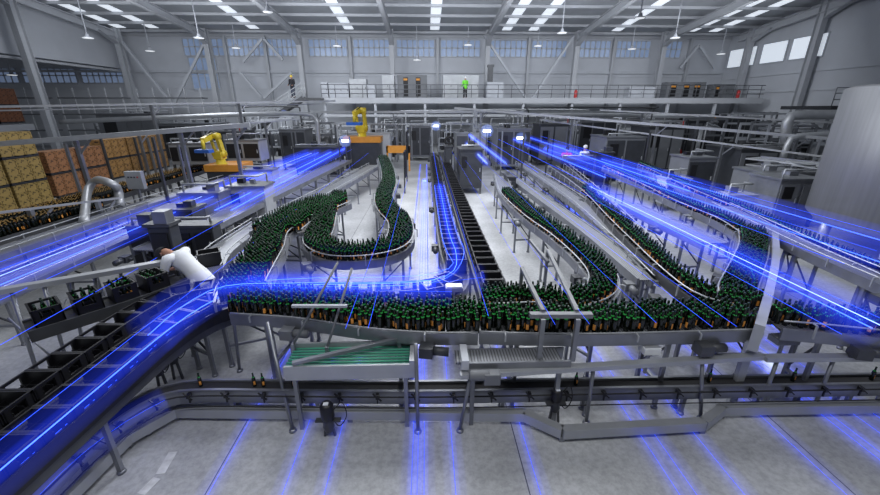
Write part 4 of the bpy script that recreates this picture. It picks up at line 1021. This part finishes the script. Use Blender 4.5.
# ---------------------------------------------------------------- people
def skin(name, J, E, m, parent, sub=1):
    ks = list(J); me = bpy.data.meshes.new(name)
    me.from_pydata([J[k][0] for k in ks], [(ks.index(a), ks.index(b)) for a, b in E], [])
    me.materials.append(m); o = bpy.data.objects.new(name, me); col.objects.link(o); o.parent = parent
    mod = o.modifiers.new('s', 'SKIN'); sv = me.skin_vertices[0].data if me.skin_vertices else None
    if sv is None:
        bpy.context.view_layer.objects.active = o
        sv = me.skin_vertices[0].data
    for i, k in enumerate(ks):
        r = J[k][1]; sv[i].radius = r if isinstance(r, tuple) else (r, r); sv[i].use_root = (i == 0)
    mod.use_smooth_shade = True
    s = o.modifiers.new('u', 'SUBSURF'); s.levels = sub; s.render_levels = sub
    return o
def person(loc, rot, label, pose, top, legs_, hat=None, s=1., vest=None):
    r = empty('person', (0, 0, 0), label, 'person')
    if pose == 'stand':
        J = {'pel': ((0, 0, .95), (.15, .11)), 'wa': ((0, 0, 1.1), (.13, .1)), 'ch': ((0, .0, 1.32), (.17, .12)), 'nk': ((0, 0, 1.47), .055), 'hd': ((0, .02, 1.58), (.075, .085)), 'ht': ((0, .01, 1.7), (.07, .08))}
        for k, x in (('l', -1), ('r', 1)):
            J.update({'s' + k: ((x * .19, 0, 1.4), .06), 'e' + k: ((x * .25, .02, 1.12), .045), 'w' + k: ((x * .22, .2, .98), .032), 'm' + k: ((x * .2, .27, .97), (.04, .02)),
                      'h' + k: ((x * .1, 0, .88), .095), 'k' + k: ((x * .11, .02, .5), .065), 'a' + k: ((x * .11, -.02, .09), .045), 't' + k: ((x * .12, .16, .04), .04)})
        face = Vector((0, 1, 0))
    else:
        J = {'pel': ((0, 0, .95), (.15, .13)), 'wa': ((0, .12, 1.1), (.14, .11)), 'ch': ((0, .29, 1.27), (.15, .105)), 'nk': ((0, .40, 1.34), .045), 'hd': ((0, .51, 1.37), (.075, .08)), 'ht': ((0, .62, 1.34), (.07, .075))}
        for k, x in (('l', -1), ('r', 1)):
            J.update({'s' + k: ((x * .19, .34, 1.33), .065), 'e' + k: ((x * .25, .42, 1.08), .05), 'w' + k: ((x * .18, .58, 1.0), .034), 'm' + k: ((x * .16, .66, .99), (.04, .02)),
                      'h' + k: ((x * .1, .0, .88), .1), 'k' + k: ((x * .11, .05, .5), .07), 'a' + k: ((x * .11, -.03, .09), .045), 't' + k: ((x * .12, .15, .04), .04)})
    E = [('pel', 'wa'), ('wa', 'ch'), ('ch', 'nk'), ('nk', 'hd'), ('hd', 'ht')]
    for k in 'lr': E += [('ch', 's' + k), ('s' + k, 'e' + k), ('e' + k, 'w' + k), ('w' + k, 'm' + k), ('pel', 'h' + k), ('h' + k, 'k' + k), ('k' + k, 'a' + k), ('a' + k, 't' + k)]
    hands = {}
    for k, x in (('l', -1), ('r', 1)):
        m_ = Vector(J['m' + k][0])
        for f_ in range(4):
            n1, n2 = 'f%s%d' % (k, f_), 'g%s%d' % (k, f_)
            J[n1] = (m_ + Vector(((f_ - 1.5) * .019, .045, -.005)), .009); J[n2] = (m_ + Vector(((f_ - 1.5) * .02, .075 + .006 * (f_ in (1, 2)), -.03)), .007)
            E += [('m' + k, n1), (n1, n2)]
        J['th' + k] = (m_ + Vector((-x * .045, .02, -.01)), .01); E.append(('m' + k, 'th' + k))
    JB = dict(J)
    for k_ in ('pel', 'wa', 'ch', 'hl', 'hr', 'kl', 'kr', 'sl', 'sr', 'el', 'er'):
        q_ = J[k_][1]; JB[k_] = (J[k_][0], (q_[0] * .5, q_[1] * .5) if isinstance(q_, tuple) else q_ * .6)
    skin('body', JB, E, M['skin'], r, 2)
    def grow(keys, d): return {k: (J[k][0], tuple(v + d for v in (J[k][1] if isinstance(J[k][1], tuple) else (J[k][1],) * 2))) for k in keys}
    V_ = lambda k_: Vector(J[k_][0])
    def chain(mb, pts, rr):
        P_ = []; R_ = []
        for i_ in range(len(pts) - 1):
            for t_ in np.linspace(0, 1, 5, endpoint=False):
                P_.append(pts[i_].lerp(pts[i_ + 1], t_)); u_ = t_ * t_ * (3 - 2 * t_); R_.append(rr[i_] * (1 - u_) + rr[i_ + 1] * u_)
        P_.append(pts[-1]); R_.append(rr[-1]); mb.tube(P_, R_, 14)
    jk = MB(); dn = (V_('pel') - V_('wa')).normalized()
    chain(jk, [V_('pel') + dn * .16, V_('pel'), V_('wa'), V_('ch'), V_('ch').lerp(V_('nk'), .6), V_('nk')], [.165, .165, .145, .165, .12, .06])
    for k in 'lr': chain(jk, [V_('ch').lerp(V_('s' + k), .3), V_('s' + k), V_('e' + k), V_('w' + k)], [.09, .078, .062, .05])
    jk.build('jacket', M[top], r)
    tr_ = MB()
    for k in 'lr': chain(tr_, [V_('pel').lerp(V_('h' + k), .7) + Vector((0, 0, .04)), V_('h' + k), V_('k' + k), V_('a' + k)], [.10, .105, .08, .065])
    tr_.build('trousers', M[legs_], r)
    for k in 'lr':
        a, t = Vector(J['a' + k][0]), Vector(J['t' + k][0])
        skin('shoe', {'a': (a - Vector((0, .03, .04)), .05), 't': (t + Vector((0, .03, 0)), .045)}, [('a', 't')], M['rubber'], r, 1)
    hd, ht = Vector(J['hd'][0]), Vector(J['ht'][0])
    up = (ht - hd).normalized(); 
    hm = MB(); c = hd.lerp(ht, .75)
    for i in range(1): pass
    hair = MB().lathe([(.088, -.05), (.1, -.02), (.102, .02), (.09, .07), (.055, .105), (0, .118)], (0, 0, 0), 14)
    rotm = Vector((0, 0, 1)).rotation_difference(up).to_matrix()
    hair.v = [tuple(rotm @ Vector(v) + c - up * .02) for v in hair.v]
    hair.build('cap' if hat else 'hair', M[hat or 'hair'], r)
    fwd = rotm @ Vector((0, 1, 0))
    fc = MB()
    for sx in (-1, 1): fc.lathe([(0, -.01), (.011, -.005), (.011, .005), (0, .01)], hd.lerp(ht, .42) + fwd * .085 + Vector((sx * .032, 0, 0)), 8)
    fc.build('eyes', M['black'], r)
    MB().beam(hd.lerp(ht, .35) + fwd * .08, hd.lerp(ht, .12) + fwd * .1, .022).build('nose', M['skin'], r)
    MB().box(hd + fwd * .083 - up * .015, (.045, .01, .01)).build('mouth', M['red'], r)
    for sx in (-1, 1): MB().box(hd.lerp(ht, .3) + Vector((sx * .085, 0, 0)), (.015, .03, .05)).build('ear', M['skin'], r)
    if vest:
        vb = MB(); chain(vb, [V_('pel') + dn * .05, V_('wa'), V_('ch'), V_('ch').lerp(V_('nk'), .5)], [.175, .16, .178, .13]); vb.build('vest', M[vest], r)
    r.location = loc; r.rotation_euler = (0, 0, rot); r.scale = (s,) * 3
    return r
p = P(200, 277, .95); person((p.x, p.y, 0), R(80), 'person in a white coat and dark cap bending over the crates at the left', 'bend', 'coat', 'coat', 'cloth', 1.0)
p = D(294, 100, YM - .1); person((p.x, YM - .1, ZM), R(160), 'person in black standing at the head of the walkway stair', 'stand', 'cloth', 'jean', 'yellow', 1.0)
p = D(465, 98, YM + .9); person((p.x, YM + .9, ZM), R(20), 'person in a bright green vest and white helmet on the walkway', 'stand', 'hivis', 'cloth', 'coat', 1.0, 'hivis')
p = P(581, 181); person((p.x, p.y, 0), R(200), 'person in a white coat behind the low black machine', 'stand', 'coat', 'coat', 'coat', 1.05)
p = P(564, 180); person((p.x, p.y, 0), R(150), 'person in a reddish top behind the low black machine', 'stand', 'red', 'cloth', None, .98)

# ---------------------------------------------------------------- floor marks
a, b = P(150, 478), P(176, 448)
mk = MB()
for (p0, p1) in (((141, 494), (157, 478)), ((160, 474), (173, 452))):
    mk.beam(P(*p0, .003), P(*p1, .003), .09, .003)
tag(mk.build('floor_marking', M['paint']), 'worn white dashed paint line on the concrete, lower left', 'floor marking')

# ---------------------------------------------------------------- lines of light
TR = []
def trail(pts, label, core='core', rc=.006, halo=None, rh=.1, group='blue lines of light', step=.8):
    pts = [Vector(p) for p in pts]
    path = smooth(pts, step) if len(pts) > 2 else pts
    mid = path[len(path) // 2]
    r = empty('light_line', mid, label, 'light line', group)
    MB().tube(path, rc, 4).build('core', M[core], r)
    if halo:
        MB().tube(path, rh * .42, 8).build('glow', M[halo], r)
        MB().tube(path, rh, 12).build('soft_glow', M['faint'], r)
    return r
def line(px, py, z, ylo, yhi, label, **k):
    """a line along the depth of the hall that passes the given point"""
    q = P(px, py, z); trail([(q.x, ylo, z), (q.x, yhi, z)], label, **k)
fl = [(220, 473, 'leftmost'), (282, 495, 'second from the left'), (324, 495, 'third from the left'), (411, 495, 'left one of the central three'), (417, 495, 'middle one of the central three'), (424, 495, 'right one of the central three'),
      (456, 495, 'just right of the central three'), (541, 495, 'right of the central post'), (680, 495, 'left one of the right pair'), (697, 495, 'right one of the right pair'), (745, 495, 'right of the right pair'), (847, 495, 'second from the right corner'),
      (880, 460, 'lower of the right-edge double'), (880, 452, 'upper of the right-edge double'), (880, 433, 'next to last at the right edge'), (880, 418, 'last at the right edge')]
for i, (px, py, l) in enumerate(fl):
    c = 'core'
    line(px, py, .035, 1.2, 5.2 if i not in (3, 4, 5, 6) else 20, 'thin blue line of light along the floor, ' + l, core=c, rc=.0018, halo='halo', rh=.12, group='blue light lines on the floor')
# lines hovering over the conveyors
up = [(330, 371, 1.5, 3.4, 12, 'over the roller table'), (357, 371, 1.5, 3.4, 12, 'over the crowd left of the centre post'), (505, 371, 1.5, 3.6, 18, 'over the chain transfer table'),
      (583, 371, 1.5, 3.4, 20, 'over the curve conveyor'), (625, 371, 1.5, 3.4, 20, 'right beside the one over the curve'), (708, 371, 1.5, 3.4, 20, 'over the long diagonal'), (770, 371, 1.5, 3.3, 18, 'crossing the lane merge'), (800, 371, 1.5, 3.3, 18, 'right of the lane merge')]
for px, py, z, a, b, l in up:
    line(px, py, z, a, b, 'thin hovering blue line of light ' + l, rc=.0022, group='blue light lines over the conveyors')
# broad glowing bundles left
for i, (px, py, a, b, w) in enumerate(((0, 285, 3.2, 24, 'coreb'), (0, 270, 3.4, 25, 'core'), (0, 276, 3.4, 22, 'corew'), (0, 262, 3.6, 22, 'core'), (0, 300, 3, 20, 'core'), (0, 345, 2.5, 24, 'core'), (0, 440, 2, 22, 'core'))):
    line(px, py, 1.25, a, b, 'blue line of light over the left conveyors, %s downwards at the left edge' % ORD[(2, 1, 1, 0, 3, 4, 5)[i] if i != 2 else 6], core=w, rc=.0045 if i < 3 else .003, halo='halos' if i < 2 else None, rh=.24, group='blue light lines over the left conveyors')
for i, x in enumerate((-5.3, -4.9)):
    trail([(x, 9.5, 1.2), (x - .05, 24, 1.3)], ('left', 'right')[i] + ' strong blue line along the white box machines', core='coreb', rc=.01, halo='halo2', rh=.2, group='blue light lines over the left conveyors')
# the blue lane: aisle, bend and left sweep
zt = ZC + .30
bl = [Vector((p[0], p[1], zt)) for p in blue_lane[:9]] + [Vector((-3.0, 4.75, zt)), Vector((-3.12, 4.1, zt)), Vector((-3.15, 3.0, zt)), Vector((-3.17, 1.1, zt))]
bn = [Vector((.43, 13, zt))] + [p for p in bl if p.y < 13]
trail([(.42, 13, zt), (.42, 24, zt)], 'thin far stretch of blue light over the aisle crate lane', core='core', rc=.006)
trail(bn, 'bright blue line of light following the crate lane round the bend', core='coreb', rc=.006, halo='halo2', rh=.2, step=.25, group='blue light over the crate lane')
for i, dx in enumerate((-.17, .15)):
    q = [Vector((p.x + (dx if p.y > 6 else 0), p.y + (0 if p.y > 6 else -dx), zt + .03)) for p in bn[:-4]]
    trail(q, ('outer', 'inner')[i] + ' thin blue line beside the aisle crate lane', core='coreb', rc=.0035, halo=None, step=.25, group='blue light over the crate lane')
trail([(-3.3, 1.0, .9), (-3.3, 3.2, .9), (-3.25, 4.3, .95)], 'thin blue line beside the brightest one at the lower left', core='core', rc=.003, step=.2)
q = [(.1, 4.75, 1.40), (-.7, 4.7, 1.40), (-1.8, 4.72, 1.40), (-2.7, 4.7, 1.38), (-3.1, 4.4, 1.25), (-3.22, 3.9, 1.15)]
trail(q, 'broad blue line of light hovering over the back of the bottle crowd', core='coreb', rc=.004, halo='halo2', rh=.3, step=.2)
trail([(.3, 4.35, 1.42), (-.6, 4.42, 1.42), (-1.5, 4.6, 1.42), (-2.4, 4.75, 1.42)], 'soft blue line of light just above the bottle tops of the crowd', core='core', rc=.002, halo='halo2', rh=.2, step=.2)
trail([(.75, 4.75, 1.43), (.1, 4.6, 1.43), (-1.0, 4.45, 1.43), (-2.2, 4.6, 1.43), (-2.7, 4.6, 1.4)], 'pale blue line of light through the middle of the crowd', core='core', rc=.002, halo='halos', rh=.2, step=.2)
trail([P(20, 515, .5), P(75, 460, .5), P(125, 422, .5), P(165, 400, .5)], 'soft blue line beside the low conveyor at the lower left', core='core', rc=.0015, halo='halos', rh=.16, step=.2)
# aisle floor lines and right-hand bundles
for i, x in enumerate((-.42, .0)):
    trail([(x, 6.2, .05), (x, 26, .05)], ('left', 'right')[i] + ' blue line of light on the pale central aisle floor', rc=.006, halo='halo', rh=.06)
for i, (px, py, a, b, c, h) in enumerate(((880, 232, 5.5, 24, 'core', None), (880, 240, 5.5, 24, 'coreb', 'halo2'), (880, 252, 5.5, 22, 'core', None), (880, 262, 5, 22, 'coreb', 'halo2'), (880, 277, 5, 20, 'core', None), (880, 325, 3.3, 11, 'corew', 'halo2'), (880, 332, 3.3, 10, 'coreb', 'halo2'), (880, 318, 3.5, 10, 'core', None), (880, 355, 3.2, 16, 'core', None))):
    line(px, py, 1.45, a, b, 'blue line of light over the right conveyors, %s counted down the right edge' % nth((0, 1, 2, 3, 4, 6, 7, 5, 8)[i]), core=c, rc=.005 if h else .003, halo='halos' if h else None, rh=.26, group='blue light lines over the right conveyors')
for i, (x, a, b, c) in enumerate(((2.2, 14, 28, 'corew'), (2.9, 14, 28, 'coreb'), (3.5, 12, 27, 'core'), (5.2, 11, 27, 'coreb'), (4.3, 9, 27, 'core'), (6.4, 9, 26, 'coreb'), (7.4, 10, 26, 'core'))):
    trail([(x, a, 1.7), (x, b, 1.9)], 'blue-white line of light in the far right lines, %s from the aisle' % ORD[i], core=c, rc=.009 if c != 'core' else .006, halo='halow' if i < 2 else ('halos' if c == 'coreb' else None), rh=.16, group='light lines in the far right lines')
for i, x in enumerate((5.3, 5.9)):
    trail([(x, 5.2, .1), (x, 14, .1)], ('left', 'right')[i] + ' blue line of light on the floor under the tall-legged conveyor', core='coreb', rc=.01, halo='halo2', rh=.14)

# ---------------------------------------------------------------- lights: unseen area lamps added to brighten the hall, plus the world
def area(name, loc, size, power, colr=(1, 1, 1), rot=(0, 0, 0), sy=None):
    l = bpy.data.lights.new(name, 'AREA'); l.energy = power; l.color = colr; l.size = size
    if sy: l.shape = 'RECTANGLE'; l.size_y = sy
    o = bpy.data.objects.new(name, l); o.location = loc; o.rotation_euler = rot; col.objects.link(o); return o
area('hall_fill', (-.2, 13, 7.0), 2.2, 1250, (.93, .95, 1), sy=12)
area('hall_fill', (4.5, 12, 7.5), 3, 640, (.93, .96, 1), sy=8)
area('hall_fill', (9, 15, 8.5), 4, 260, (.90, .95, 1), sy=8)
area('hall_fill', (-9, 13, 8.5), 4, 260, (.92, .95, 1), sy=9)
area('hall_fill', (0, .2, 8.5), 10, 430, (.97, .98, 1), sy=2)  # added fill over the front floor
area('hall_fill', (0, 29, 9.0), 50, 2350, (.90, .94, 1), rot=(R(62), 0, 0), sy=3)  # added fill aimed at the back wall
area('hall_fill', (-14, 24, 8.5), 3, 900, (.90, .94, 1), rot=(0, R(-65), 0), sy=10)  # another added fill, tilted sideways
wd = bpy.data.worlds.new('w'); bpy.context.scene.world = wd; wd.use_nodes = True
bg = wd.node_tree.nodes['Background']; bg.inputs[0].default_value = (.80, .87, 1, 1); bg.inputs[1].default_value = .16

# ---------------------------------------------------------------- camera
cam = bpy.data.cameras.new('camera'); cam.sensor_width = 36; cam.lens = F / 880 * 36; cam.clip_end = 200
co = bpy.data.objects.new('camera', cam); col.objects.link(co); co.location = (0, 0, CH); co.rotation_euler = (R(90) - TH, 0, -YW)
sc = bpy.context.scene; sc.camera = co
sc.view_settings.view_transform = 'Standard'; sc.view_settings.look = 'None'; sc.view_settings.gamma = 1; sc.view_settings.exposure = 0
try:
    sc.cycles.transparent_max_bounces = 48; sc.cycles.max_bounces = 6; sc.cycles.use_denoising = True
    sc.cycles.sample_clamp_indirect = 4
except Exception: pass
